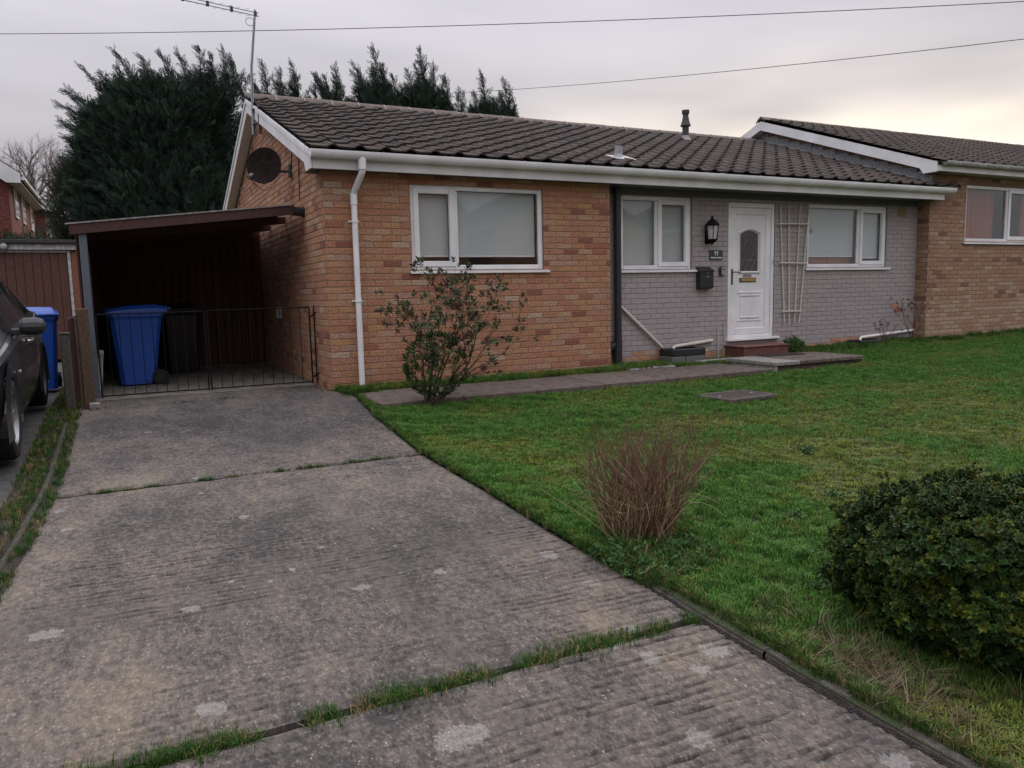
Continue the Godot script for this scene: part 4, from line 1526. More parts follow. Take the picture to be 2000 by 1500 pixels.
	# waste pipes
	var pipe := func(label: String, pts: Array, r: float, m: Material) -> void:
		var o := thing("waste_pipe", label, "pipe")
		var mb := MB.new()
		mb.tube(pts, r, 10)
		part("pipe_run", mb, m, o)
		var cl := MB.new()
		var mid: Vector3 = (pts[0] + pts[1]) * 0.5
		var dr: Vector3 = (pts[1] - pts[0]).normalized() * 0.02
		cl.tube([mid - dr, mid + dr], r * 1.25, 10)
		part("pipe_clip", cl, m, o)
	pipe.call("cream waste pipe slanting down from the black soil pipe", [Vector3(4.17, 0.87, z + 0.03), Vector3(4.90, 0.245, z + 0.04)], 0.022, M.old_white)
	pipe.call("short cream waste pipe ending over the black drain beside the step", [Vector3(5.86, 0.295, z + 0.03), Vector3(5.12, 0.24, z + 0.05), Vector3(5.09, 0.205, z + 0.06)], 0.026, M.old_white)
	pipe.call("white waste pipe along the wall foot at the right corner", [Vector3(10.49, 0.255, z + 0.03), Vector3(9.10, 0.19, z + 0.06), Vector3(9.06, 0.14, z + 0.07)], 0.026, M.upvc)
	for k in [["thin white stake leaning against the painted wall", [Vector3(5.96, -0.01, z + 0.06), Vector3(5.99, 0.46, z + 0.01)]], ["thin white cable cover beside the door threshold", [Vector3(6.128, 0.0, z + 0.01), Vector3(6.115, 0.54, z + 0.01)]]]:
		var o := thing("thin_stake", k[0], "stake")
		var mb := MB.new()
		mb.tube(k[1], [0.009, 0.008], 6)
		part("rod", mb, M.dirty_white, o)
		var ti := MB.new()
		ti.lathe([Vector2(0.008, 0.0), Vector2(0.0085, 0.012), Vector2(0.0, 0.016)], k[1][1], 8)
		part("cap", ti, M.dirty_white, o)
	var tp := thing("garden_tap", "small standpipe tap low on the wall left of the step", "tap", Vector3(5.70, -0.02, z + 0.06))
	var tm := MB.new()
	tm.tube([Vector3(0.02, 0.0, 0), Vector3(-0.02, 0.19, 0), Vector3(-0.02, 0.20, -0.05)], 0.009, 8)
	part("standpipe", tm, M.twig_tan, tp)
	var tk := MB.new()
	tk.tube([Vector3(-0.02, 0.19, 0), Vector3(-0.02, 0.20, 0.04), Vector3(-0.02, 0.17, 0.05)], 0.014, 8)
	part("spout", tk, M.brass, tp)

	# gullies
	for k in [["black plastic drain surround on grey blocks left of the step", 5.18, 0.215, 0.30], ["black plastic drain surround in the grass near the right corner", 9.08, 0.15, 0.28]]:
		var o := thing("drain_surround", k[0], "drain", Vector3(k[1], k[2] - 0.10, z + 0.17))
		var m := MB.new()
		var w: float = k[3]
		m.frame(-w, w, -0.16, 0.16, 0.03, 0.0, 0.11, 0.012)
		var out := MB.new()
		for i in m.v.size():
			out.v.append(Vector3(m.v[i].x, m.v[i].z, -m.v[i].y))
			out.n.append(Vector3(m.n[i].x, m.n[i].z, -m.n[i].y))
		part("rim", out, M.black_plastic, o)
		part("grate", bx(Vector3(-w + 0.03, 0.015, -0.13), Vector3(w - 0.03, 0.03, 0.13), 0.0), M.black_paint, o)
	var blk := [[4.86, 5.10, -0.05, 0.113], [5.112, 5.46, -0.05, 0.113], [8.85, 9.07, -0.03, 0.048], [9.08, 9.33, -0.03, 0.048]]
	for i in blk.size():
		var k = blk[i]
		var o := part("concrete_block", bx(Vector3(k[0], k[2], z + 0.02), Vector3(k[1], k[3], z + 0.33), 0.006), M.block)
		tag(o, ["left grey block under the black drain by the slanting pipe", "right grey block under the black drain by the slanting pipe", "left low block under the drain near the right corner", "right low block under the drain near the right corner"][i], "block", "blocks under the drains")

	# door step and front platform
	var st := thing("door_step", "red quarry tiled step below the front door", "step", Vector3(6.56, 0.0, ZG))
	part("step_base", bx(Vector3(-0.44, -0.05, 0.008), Vector3(0.47, 0.185, 0.44), 0.008), M.red_tile, st)
	for i in 6:
		var x := -0.455 + i * 0.156
		part("step_tile", bx(Vector3(x, 0.186, 0.008), Vector3(x + 0.152, 0.206, 0.455), 0.006), M.red_tile, st)
	var pf := thing("paved_platform", "raised slab platform in front of the red step", "platform", Vector3(5.55, 0, 0.5))
	part("riser", bx(Vector3(0.02, -0.14, 0.02), Vector3(1.63, 0.035, 0.87), 0.006), M.slab, pf)
	part("painted_end", bx(Vector3(0.0, -0.09, 0.06), Vector3(0.018, 0.033, 0.86), 0.004), mat("pale_green", Color(0.40, 0.44, 0.38), 0.8, "mottle", 2.0), pf)
	part("end_post", bx(Vector3(-0.01, -0.13, 0.872), Vector3(0.035, 0.033, 0.905), 0.004), M.pale_green, pf)
	for k in [[-0.02, 0.43, M.pale_concrete], [0.44, 1.03, M.slab], [1.04, 1.66, M.slab_b]]:
		part("paving_slab", bx(Vector3(k[0], 0.037, -0.02), Vector3(k[1], 0.09, 0.92), 0.008), k[2], pf)
	var dmat := thing("door_mat", "flat dark mat lying on the platform before the step", "mat", Vector3(6.45, 0.091, 0.62), -0.1)
	part("pile", bx(Vector3(-0.34, 0, -0.13), Vector3(0.34, 0.012, 0.13), 0.004), mat("mat_brown", Color(0.06, 0.045, 0.035), 0.95, "fine", 3.0, "relief", 2.0), dmat)

	# path of slabs
	var path := Node3D.new()
	path.name = "garden_path"
	add_child(path)
	tag(path, "", "", "", "structure")
	var x := 0.16
	var i := 0
	while x < 5.5:
		var w := 0.9
		var m := MB.new()
		var tilt := Transform3D(Basis.from_euler(Vector3(rf(-0.008, 0.008), rf(-0.006, 0.006), rf(-0.006, 0.006))), Vector3(x + w * 0.5, -0.025 + rf(-0.006, 0.006), 0.87))
		m.box(Vector3(-w * 0.5 + 0.006, -0.03, -0.5), Vector3(minf(w * 0.5, 5.52 - x - w * 0.5) - 0.006, 0.03, 0.53), 0.008, tilt)
		part("paving_slab", m, M.slab if i % 3 else M.slab_b, path)
		x += w
		i += 1
	var bd := MB.new()
	bd.box(Vector3(0.2, -0.16, 0.42), Vector3(5.5, -0.065, 1.36), 0.01)
	part("bedding", bd, M.slab, path)
	for k in [[3.95, 4.32, 0.30, 0.02, 0.12], [4.33, 4.72, 0.31, 0.025, -0.06], [5.28, 5.9, 0.12, 0.04, 0.02]]:
		var o := thing("stone_edging", ["pale edging stone at the path's back edge below the soil pipe", "second pale edging stone right of the first below the drain", "sandy kerb stone at the foot of the wall left of the step"][[3.95, 4.33, 5.28].find(k[0])], "stone", Vector3((k[0] + k[1]) * 0.5, k[3] - 0.05, k[2]), k[4])
		var w: float = (k[1] - k[0]) * 0.5
		part("stone", bx(Vector3(-w, -0.03, -0.06), Vector3(w, 0.055, 0.06), 0.012), M.pale_concrete, o)

	# inspection cover in the lawn
	var mh := thing("inspection_cover", "rusty drain cover in a concrete frame in the lawn", "drain cover", Vector3(3.84, lawn_y(3.84, 2.50) + 0.012, 2.50), 0.06)
	var fr := MB.new()
	fr.frame(-0.36, 0.36, -0.27, 0.27, 0.055, 0.0, 0.05, 0.01)
	var fo := MB.new()
	for q in fr.v.size():
		fo.v.append(Vector3(fr.v[q].x, fr.v[q].z - 0.02, -fr.v[q].y))
		fo.n.append(Vector3(fr.n[q].x, fr.n[q].z, -fr.n[q].y))
	part("cover_frame", fo, M.kerb, mh)
	part("cover_plate", bx(Vector3(-0.304, -0.01, -0.214), Vector3(0.304, 0.022, 0.214), 0.006), M.rust, mh)
	for s in [-1.0, 1.0]:
		part("lifting_key", bx(Vector3(s * 0.24 - 0.02, 0.0225, -0.01), Vector3(s * 0.24 + 0.02, 0.03, 0.01), 0.002), M.galvanised, mh)


# ---------------------------------------------------------------- gable: aerial, dish, cables
func gable_things() -> void:
	var a := thing("tv_aerial", "tall television aerial on a steel mast at the gable peak", "aerial", Vector3(-0.20, 3.5, -3.3))
	var m := MB.new()
	m.tube([Vector3(0, 0.0, 0), Vector3(0.03, 0.95, 0), Vector3(0.13, 1.78, 0)], [0.021, 0.02, 0.018], 10)
	part("mast", m, M.galvanised, a)
	var boom_a := Vector3(0.13, 1.70, 0)
	var boom_b := Vector3(-0.90, 1.70, 0.25)
	var d := (boom_b - boom_a).normalized()
	var s := d.cross(Vector3.UP).normalized()
	var up := s.cross(d).normalized()
	for k in [0.0, 0.045]:
		var b := MB.new()
		b.tube([boom_a - d * 0.05 + up * k, boom_b + up * k], 0.007, 6)
		part("boom", b, M.galvanised, a)
	for i in 16:
		var t := 0.08 + i * 0.058
		var l := lerpf(0.15, 0.07, i / 15.0)
		var e := MB.new()
		var c := boom_a.lerp(boom_b, t) + up * (0.045 if i % 2 else 0.0)
		e.tube([c - s * l * (1.0 if i % 2 else 0.1) - up * 0.02, c + s * l * (0.1 if i % 2 else 1.0) + up * 0.02], 0.003, 5)
		part("element", e, M.galvanised, a)
	for t in [0.0, 0.33, 0.65, 0.97]:
		var c := boom_a.lerp(boom_b, t) + up * 0.022
		part("clip", bx(c - Vector3(0.02, 0.035, 0.02), c + Vector3(0.02, 0.035, 0.02), 0.006), M.dark_metal, a)
	var cb := MB.new()
	var loop := []
	for k in 19:
		var an := TAU * k / 18.0
		loop.append(Vector3(0.05 + 0.065 * cos(an), 1.60 + 0.055 * sin(an), 0.01))
	cb.tube(loop, 0.004, 5, false)
	var run := []
	for k in 14:
		var t := k / 13.0
		var yy := lerpf(1.6, 0.3, t)
		run.append(Vector3((0.03 + (yy - 0.95) * 0.12 if yy > 0.95 else yy * 0.0316) + 0.005 * sin(k * 1.7), yy, 0.024))
	cb.tube(run, 0.004, 5, false)
	part("aerial_cable", cb, M.black_plastic, a)
	var br := MB.new()
	for y in [0.16, 0.36]:
		br.tube([Vector3(0, y, 0), Vector3(0.0, y - 0.02, 0.12), Vector3(0.07, y - 0.05, 0.36)], 0.012, 6)
	br.box(Vector3(0.02, -0.05, 0.33), Vector3(0.06, 0.4, 0.39), 0.006)
	part("mast_bracket", br, M.dark_metal, a)

	# dish: local +z is where it looks
	var n := Vector3(-0.42, 0.22, 0.88).normalized()
	var dish := thing("satellite_dish", "dark grey satellite dish bracketed to the brick gable", "satellite dish", Vector3(-0.34, 2.80, -1.70))
	var x := Vector3.UP.cross(n).normalized()
	var y := n.cross(x)
	var bs := Basis(x, y, n)
	var dm := MB.new()
	var rings := 7
	for i in rings:
		for j in 28:
			var P := []
			for q in [[i, j], [i + 1, j], [i + 1, j + 1], [i, j + 1]]:
				var r: float = q[0] / float(rings)
				var an: float = TAU * q[1] / 28.0
				P.append(bs * Vector3(cos(an) * r * 0.225, sin(an) * r * 0.245, 0.045 * r * r - 0.03))
			dm.quad(P[0], P[1], P[2], P[3])
			var k := n * -0.006
			dm.quad(P[3] + k, P[2] + k, P[1] + k, P[0] + k)
			if i == rings - 1:
				dm.quad(P[1], P[1] + k, P[2] + k, P[2])
	part("reflector", dm, mat("dish_grey", Color(0.03, 0.023, 0.02), 0.9, "mottle", 2.0), dish)
	M.dish_grey.metallic_specular = 0.15
	var arm := MB.new()
	var foot := bs * Vector3(0, -0.24, 0.0)
	var head := bs * Vector3(-0.10, -0.26, 0.27)
	arm.tube([bs * Vector3(0, -0.1, -0.05), foot, head], 0.011, 6)
	part("feed_arm", arm, M.dark_metal, dish)
	var lnb := MB.new()
	lnb.tube([head + bs * Vector3(0, -0.01, 0.04), head, head + bs * Vector3(0.02, 0.045, -0.045)], [0.022, 0.03, 0.034], 10)
	part("feed_horn", lnb, M.dark_metal, dish)
	var br2 := MB.new()
	br2.tube([bs * Vector3(0, 0, -0.04), Vector3(0.10, -0.06, -0.05), Vector3(0.30, -0.06, 0.03)], 0.018, 8)
	br2.box(Vector3(0.30, -0.13, -0.03), Vector3(0.333, 0.02, 0.09), 0.006)
	part("wall_bracket", br2, M.dark_metal, dish)
	var lc := MB.new()
	var pts := []
	for k in 12:
		var t := k / 11.0
		pts.append(head.lerp(Vector3(0.18, -0.14, -0.02), t) + Vector3(0, -0.16 * sin(PI * t), 0))
	lc.tube(pts, 0.0045, 5, false)
	part("feed_cable", lc, M.black_plastic, dish)

	# cables clipped down the gable
	for k in [["thin black cable down the gable from verge to carport", [Vector3(-0.012, 2.94, -1.12), Vector3(-0.012, 2.30, -1.22)]], ["thin black cable beside the satellite dish bracket", [Vector3(-0.012, 3.06, -1.50), Vector3(-0.012, 2.78, -1.60)]]]:
		var o := thing("wall_cable", k[0], "cable", Vector3.ZERO, 0.0, "cables on the gable")
		var mb := MB.new()
		mb.tube(k[1], 0.006, 5)
		part("cable_run", mb, M.black_plastic, o)
		part("cable_clip", bx((k[1][0] + k[1][1]) * 0.5 - Vector3(0.006, 0.008, 0.01), (k[1][0] + k[1][1]) * 0.5 + Vector3(0.008, 0.008, 0.01), 0.002), M.black_plastic, o)
	var fx := thing("roof_end_fitting", "short black cylinder fixed to the brickwork at the carport roof end", "fitting", Vector3(-0.01, 2.15, -1.02))
	var fm := MB.new()
	fm.tube([Vector3(-0.16, 0.01, 0.0), Vector3(-0.02, 0.0, 0.0)], 0.055, 14)
	part("barrel", fm, M.black_plastic, fx)
	var fm2 := MB.new()
	fm2.tube([Vector3(-0.02, 0.0, 0.0), Vector3(0.004, 0.0, 0.0)], 0.066, 14)
	part("flange", fm2, M.black_plastic, fx)
	var mb2 := thing("meter_box", "small white electrical box on the gable behind the gate", "electrical box", Vector3(-0.006, 0.78, -3.0))
	part("case", bx(Vector3(-0.06, 0, -0.09), Vector3(0.0, 0.17, 0.09), 0.008), M.dirty_white, mb2)
	part("cover", bx(Vector3(-0.072, 0.015, -0.075), Vector3(-0.061, 0.155, 0.075), 0.004), M.dirty_white, mb2)


# ---------------------------------------------------------------- carport, gates, bins, fence
func carport() -> void:
	var c := thing("carport", "lean-to carport with brown boards and dark felt roof", "carport")
	var ry := func(x: float) -> float: return 1.955 + (x + 2.56) * 0.112
	var sl := MB.new()
	var o := PackedVector2Array([Vector2(-2.60, ry.call(-2.60)), Vector2(-0.13, ry.call(-0.13)), Vector2(-0.13, ry.call(-0.13) - 0.035), Vector2(-2.60, ry.call(-2.60) - 0.035)])
	sl.extrude(o, -4.75, -1.0)
	part("roof_sheet", sl, M.felt, c)
	var fs := MB.new()
	fs.extrude(PackedVector2Array([Vector2(-2.585, ry.call(-2.585) - 0.005), Vector2(-0.14, ry.call(-0.14) - 0.005), Vector2(-0.14, ry.call(-0.14) - 0.115), Vector2(-2.585, ry.call(-2.585) - 0.115)]), -0.998, -0.972)
	part("front_fascia", fs, mat("fascia_brown", Color(0.085, 0.03, 0.02), 0.55, "wood_v", 0.9), c)
	var tr := MB.new()
	tr.extrude(PackedVector2Array([Vector2(-2.62, ry.call(-2.62) + 0.012), Vector2(-0.12, ry.call(-0.12) + 0.012), Vector2(-0.12, ry.call(-0.12) - 0.004), Vector2(-2.62, ry.call(-2.62) - 0.004)]), -1.02, -0.955)
	part("edge_trim", tr, mat("trim_grey", Color(0.34, 0.33, 0.31), 0.7, "mottle", 2.0), c)
	part("front_post", bx(Vector3(-2.50, 0.0, -1.09), Vector3(-2.42, ry.call(-2.46) - 0.036, -1.0), 0.006), M.post_paint, c)
	for z in [-2.2, -3.4, -4.5]:
		var rf_ := MB.new()
		rf_.extrude(PackedVector2Array([Vector2(-2.56, ry.call(-2.56) - 0.037), Vector2(-0.02, ry.call(-0.02) - 0.037), Vector2(-0.02, ry.call(-0.02) - 0.13), Vector2(-2.56, ry.call(-2.56) - 0.13)]), z - 0.025, z + 0.025)
		part("rafter", rf_, M.brown_wood_dark, c)
	# boarding at the back and along the left side
	var x := -2.52
	while x < -0.04:
		var x2 := minf(x + 0.125, -0.02)
		part("back_board", bx(Vector3(x + 0.003, 0.03, -4.62 + rf(0, 0.006)), Vector3(x2 - 0.003, ry.call(x) - 0.037, -4.59), 0.004), M.brown_wood if rng.randf() < 0.6 else M.brown_wood_dark, c)
		x = x2
	part("back_rail", bx(Vector3(-2.52, 0.0, -4.75), Vector3(-0.012, 2.2, -4.632), 0.0), M.brown_wood_dark, c)
	var z := -4.58
	while z < -1.35:
		part("side_board", bx(Vector3(-2.545, 0.03, z + 0.003), Vector3(-2.52, 1.91, z + 0.142), 0.004), M.brown_wood_dark, c)
		z += 0.145
	part("side_rail", bx(Vector3(-2.58, 0.9, -4.58), Vector3(-2.546, 1.0, -1.2), 0.0), M.brown_wood_dark, c)

	# gate leaves
	for k in [["left leaf of the black iron drive gate, in front of the blue bin", -2.39, -1.285, 0.955], ["right leaf of the black iron drive gate, hinged on the house corner", -1.255, -0.085, 0.965]]:
		var g := thing("iron_gate", k[0], "gate", Vector3(0, 0, -0.66), 0.0, "leaves of the iron drive gate")
		var f := MB.new()
		var y1: float = k[3]
		f.tube([Vector3(k[1], 0.035, 0), Vector3(k[1], y1, 0)], 0.010, 6)
		f.tube([Vector3(k[2], 0.035, 0), Vector3(k[2], y1, 0)], 0.010, 6)
		f.tube([Vector3(k[1], y1, 0), Vector3(k[2], y1, 0)], 0.008, 6)
		f.tube([Vector3(k[1], 0.055, 0), Vector3(k[2], 0.055, 0)], 0.008, 6)
		part("gate_frame", f, M.black_paint, g)
		var n := 10
		for i in range(1, n):
			var xx := lerpf(k[1], k[2], float(i) / n)
			var b := MB.new()
			b.tube([Vector3(xx, 0.05, 0), Vector3(xx, y1, 0)], 0.0042, 6, false)
			part("bar", b, M.black_paint, g)
		for q in [[0.42, 0.16], [0.58, 0.16]]:
			var sc := MB.new()
			var pts := []
			for u in 22:
				var an := u * 0.42
				pts.append(Vector3(lerpf(k[1], k[2], q[0]) + cos(an) * (0.012 + u * 0.0016), q[1] + sin(an) * (0.012 + u * 0.0016), 0.008))
			sc.tube(pts, 0.004, 5, false)
			part("scroll", sc, M.black_paint, g)
	var hp := thing("gate_hinge_bar", "black iron hinge bar bolted to the brick corner", "hinge", Vector3(-0.03, 0.03, -0.66))
	var hm := MB.new()
	hm.tube([Vector3(0, 0, 0), Vector3(0, 0.96, 0)], 0.009, 6)
	part("bar", hm, M.black_paint, hp)
	for y in [0.10, 0.84]:
		var lg := MB.new()
		lg.tube([Vector3(-0.055, y - 0.02, 0), Vector3(-0.01, y, 0), Vector3(0.03, y + 0.03, 0)], 0.011, 6)
		part("hinge_lug", lg, M.black_paint, hp)

	# bins
	wheelie_bin("bright blue wheelie bin standing behind the left gate leaf", Vector3(-2.0, 0, -2.35), -PI / 2.0 + 0.12, M.blue_bin, M.blue_bin)
	wheelie_bin("black wheelie bin against the carport boards right of the blue bin", Vector3(-1.37, 0, -3.85), 0.05, M.black_bin, M.black_bin)
	wheelie_bin("black wheelie bin with grey lid half hidden behind the blue bin", Vector3(-2.10, 0, -3.6), 0.0, M.black_bin, mat("grey_lid", Color(0.07, 0.075, 0.07), 0.5))
	wheelie_bin("dark blue wheelie bin beyond the parked car", Vector3(-3.15, 0, -2.45), 0.1, M.blue_bin, M.blue_bin)
	var st := thing("white_batten", "dirty white batten leaning beside the carport post", "batten", Vector3(-2.47, 0.0, -1.9), 0.0)
	var sm := MB.new()
	sm.box(Vector3(-0.03, 0, -0.012), Vector3(0.03, 0.5, 0.012), 0.003, Transform3D(Basis(Vector3(0, 0, 1), -0.10) * Basis(Vector3(1, 0, 0), -0.05), Vector3(0.02, 0, 0.0)))
	part("strip", sm, M.dirty_white, st)
	part("nail_plate", bx(Vector3(0.04, 0.42, -0.02), Vector3(0.09, 0.46, 0.02), 0.003), M.galvanised, st)

	# boundary posts and fence between the drives
	var tp := thing("timber_post", "weathered square timber gate post beside the drive", "post", Vector3(-2.49, -0.02, -0.12))
	part("shaft", bx(Vector3(-0.05, 0, -0.05), Vector3(0.05, 1.05, 0.05), 0.008), M.old_timber, tp)
	part("split_strip", bx(Vector3(-0.082, 0.0, -0.03), Vector3(-0.051, 0.96, 0.03), 0.006), M.old_timber, tp)
	part("footing", bx(Vector3(-0.01, 0.0, 0.052), Vector3(0.09, 0.085, 0.12), 0.012), M.pale_concrete, tp)
	var cp := thing("short_post", "short grey weathered post left of the timber gate post", "post", Vector3(-2.665, -0.02, -0.1))
	part("shaft", bx(Vector3(-0.045, 0, -0.05), Vector3(0.045, 0.79, 0.05), 0.012), mat("grey_timber", Color(0.11, 0.10, 0.085), 0.92, "wood_v", 1.5, "relief", 0.6), cp)
	part("weathered_cap", bx(Vector3(-0.05, 0.791, -0.055), Vector3(0.05, 0.815, 0.055), 0.006), M.kerb, cp)
	var fe := thing("boundary_fence", "low dark boarded fence along the carport side", "fence", Vector3(-2.66, 0, 0))
	for y in [0.25, 0.7]:
		part("rail", bx(Vector3(-0.02, y, -5.8), Vector3(0.018, y + 0.07, -0.2), 0.004), M.old_timber, fe)
	var zz := -5.8
	while zz < -0.35:
		part("board", bx(Vector3(0.019, 0.02, zz), Vector3(0.036, 0.93 + rf(-0.01, 0.01), zz + 0.135), 0.003), M.brown_wood_dark, fe)
		zz += 0.145


func wheelie_bin(label: String, at: Vector3, turn: float, bm: Material, lm: Material) -> void:
	var b := thing("wheelie_bin", label, "bin", at, turn, "wheelie bins")
	var m := MB.new()
	# front +z, wheels at -z
	var lv := [[0.02, 0.215, 0.22, -0.17], [0.25, 0.225, 0.245, -0.215], [0.60, 0.245, 0.28, -0.26], [0.86, 0.262, 0.305, -0.30], [0.90, 0.285, 0.325, -0.33], [0.955, 0.285, 0.325, -0.33]]
	for i in lv.size() - 1:
		var P := []
		for k in [lv[i], lv[i + 1]]:
			var c := 0.045
			P.append([Vector3(-k[1] + c, k[0], k[2]), Vector3(k[1] - c, k[0], k[2]), Vector3(k[1], k[0], k[2] - c), Vector3(k[1], k[0], k[3] + c), Vector3(k[1] - c, k[0], k[3]), Vector3(-k[1] + c, k[0], k[3]), Vector3(-k[1], k[0], k[3] + c), Vector3(-k[1], k[0], k[2] - c)])
		for j in 8:
			var j2 := (j + 1) % 8
			m.quad(P[0][j], P[0][j2], P[1][j2], P[1][j])
	m.quad(Vector3(-0.2, 0.021, -0.15), Vector3(0.2, 0.021, -0.15), Vector3(0.2, 0.021, 0.2), Vector3(-0.2, 0.021, 0.2))
	part("bin_body", m, bm, b)
	var l := MB.new()
	# domed lid
	var lz := [[0.345, 0.0, 0.29], [0.30, 0.035, 0.285], [0.05, 0.075, 0.275], [-0.25, 0.082, 0.27], [-0.36, 0.06, 0.26]]
	for i in lz.size() - 1:
		var p: Array = lz[i]
		var q: Array = lz[i + 1]
		for s in [-1.0, 1.0]:
			var a := Vector3(0, 0.965 + p[1], p[0])
			var c := Vector3(s * (p[2] - 0.05), 0.958 + p[1], p[0])
			var d := Vector3(s * p[2], 0.95 + p[1] * 0.55, p[0])
			var e := Vector3(s * (p[2] + 0.008), 0.948, p[0])
			var a2 := Vector3(0, 0.965 + q[1], q[0])
			var c2 := Vector3(s * (q[2] - 0.05), 0.958 + q[1], q[0])
			var d2 := Vector3(s * q[2], 0.95 + q[1] * 0.55, q[0])
			var e2 := Vector3(s * (q[2] + 0.008), 0.948, q[0])
			for r in [[a, c, c2, a2], [c, d, d2, c2], [d, e, e2, d2]]:
				if s > 0:
					l.quad(r[0], r[1], r[2], r[3])
				else:
					l.quad(r[3], r[2], r[1], r[0])
	l.box(Vector3(-0.295, 0.935, 0.315), Vector3(0.295, 0.966, 0.36), 0.008)
	l.box(Vector3(-0.265, 0.935, -0.375), Vector3(0.265, 1.02, -0.345), 0.008)
	part("lid", l, lm, b)
	var h := MB.new()
	h.tube([Vector3(-0.24, 0.99, -0.40), Vector3(0.24, 0.99, -0.40)], 0.014, 8)
	for s in [-0.2, 0.0, 0.2]:
		h.box(Vector3(s - 0.015, 0.96, -0.405), Vector3(s + 0.015, 1.0, -0.33), 0.004)
	part("handle", h, bm, b)
	for s in [-1.0, 1.0]:
		var w := MB.new()
		w.tube([Vector3(s * 0.225, 0.10, -0.24), Vector3(s * 0.27, 0.10, -0.24)], 0.10, 18)
		var wo := part("wheel", w, M.rubber, b)
		var hb := MB.new()
		hb.tube([Vector3(s * 0.27, 0.10, -0.24), Vector3(s * 0.278, 0.10, -0.24)], 0.045, 12)
		part("hub", hb, M.black_plastic, wo)
	var ax := MB.new()
	ax.tube([Vector3(-0.23, 0.10, -0.24), Vector3(0.23, 0.10, -0.24)], 0.012, 8)
	part("axle", ax, M.dark_metal, b)
	part("front_grip", bx(Vector3(-0.10, 0.90, 0.326), Vector3(0.10, 0.93, 0.345), 0.006), bm, b)


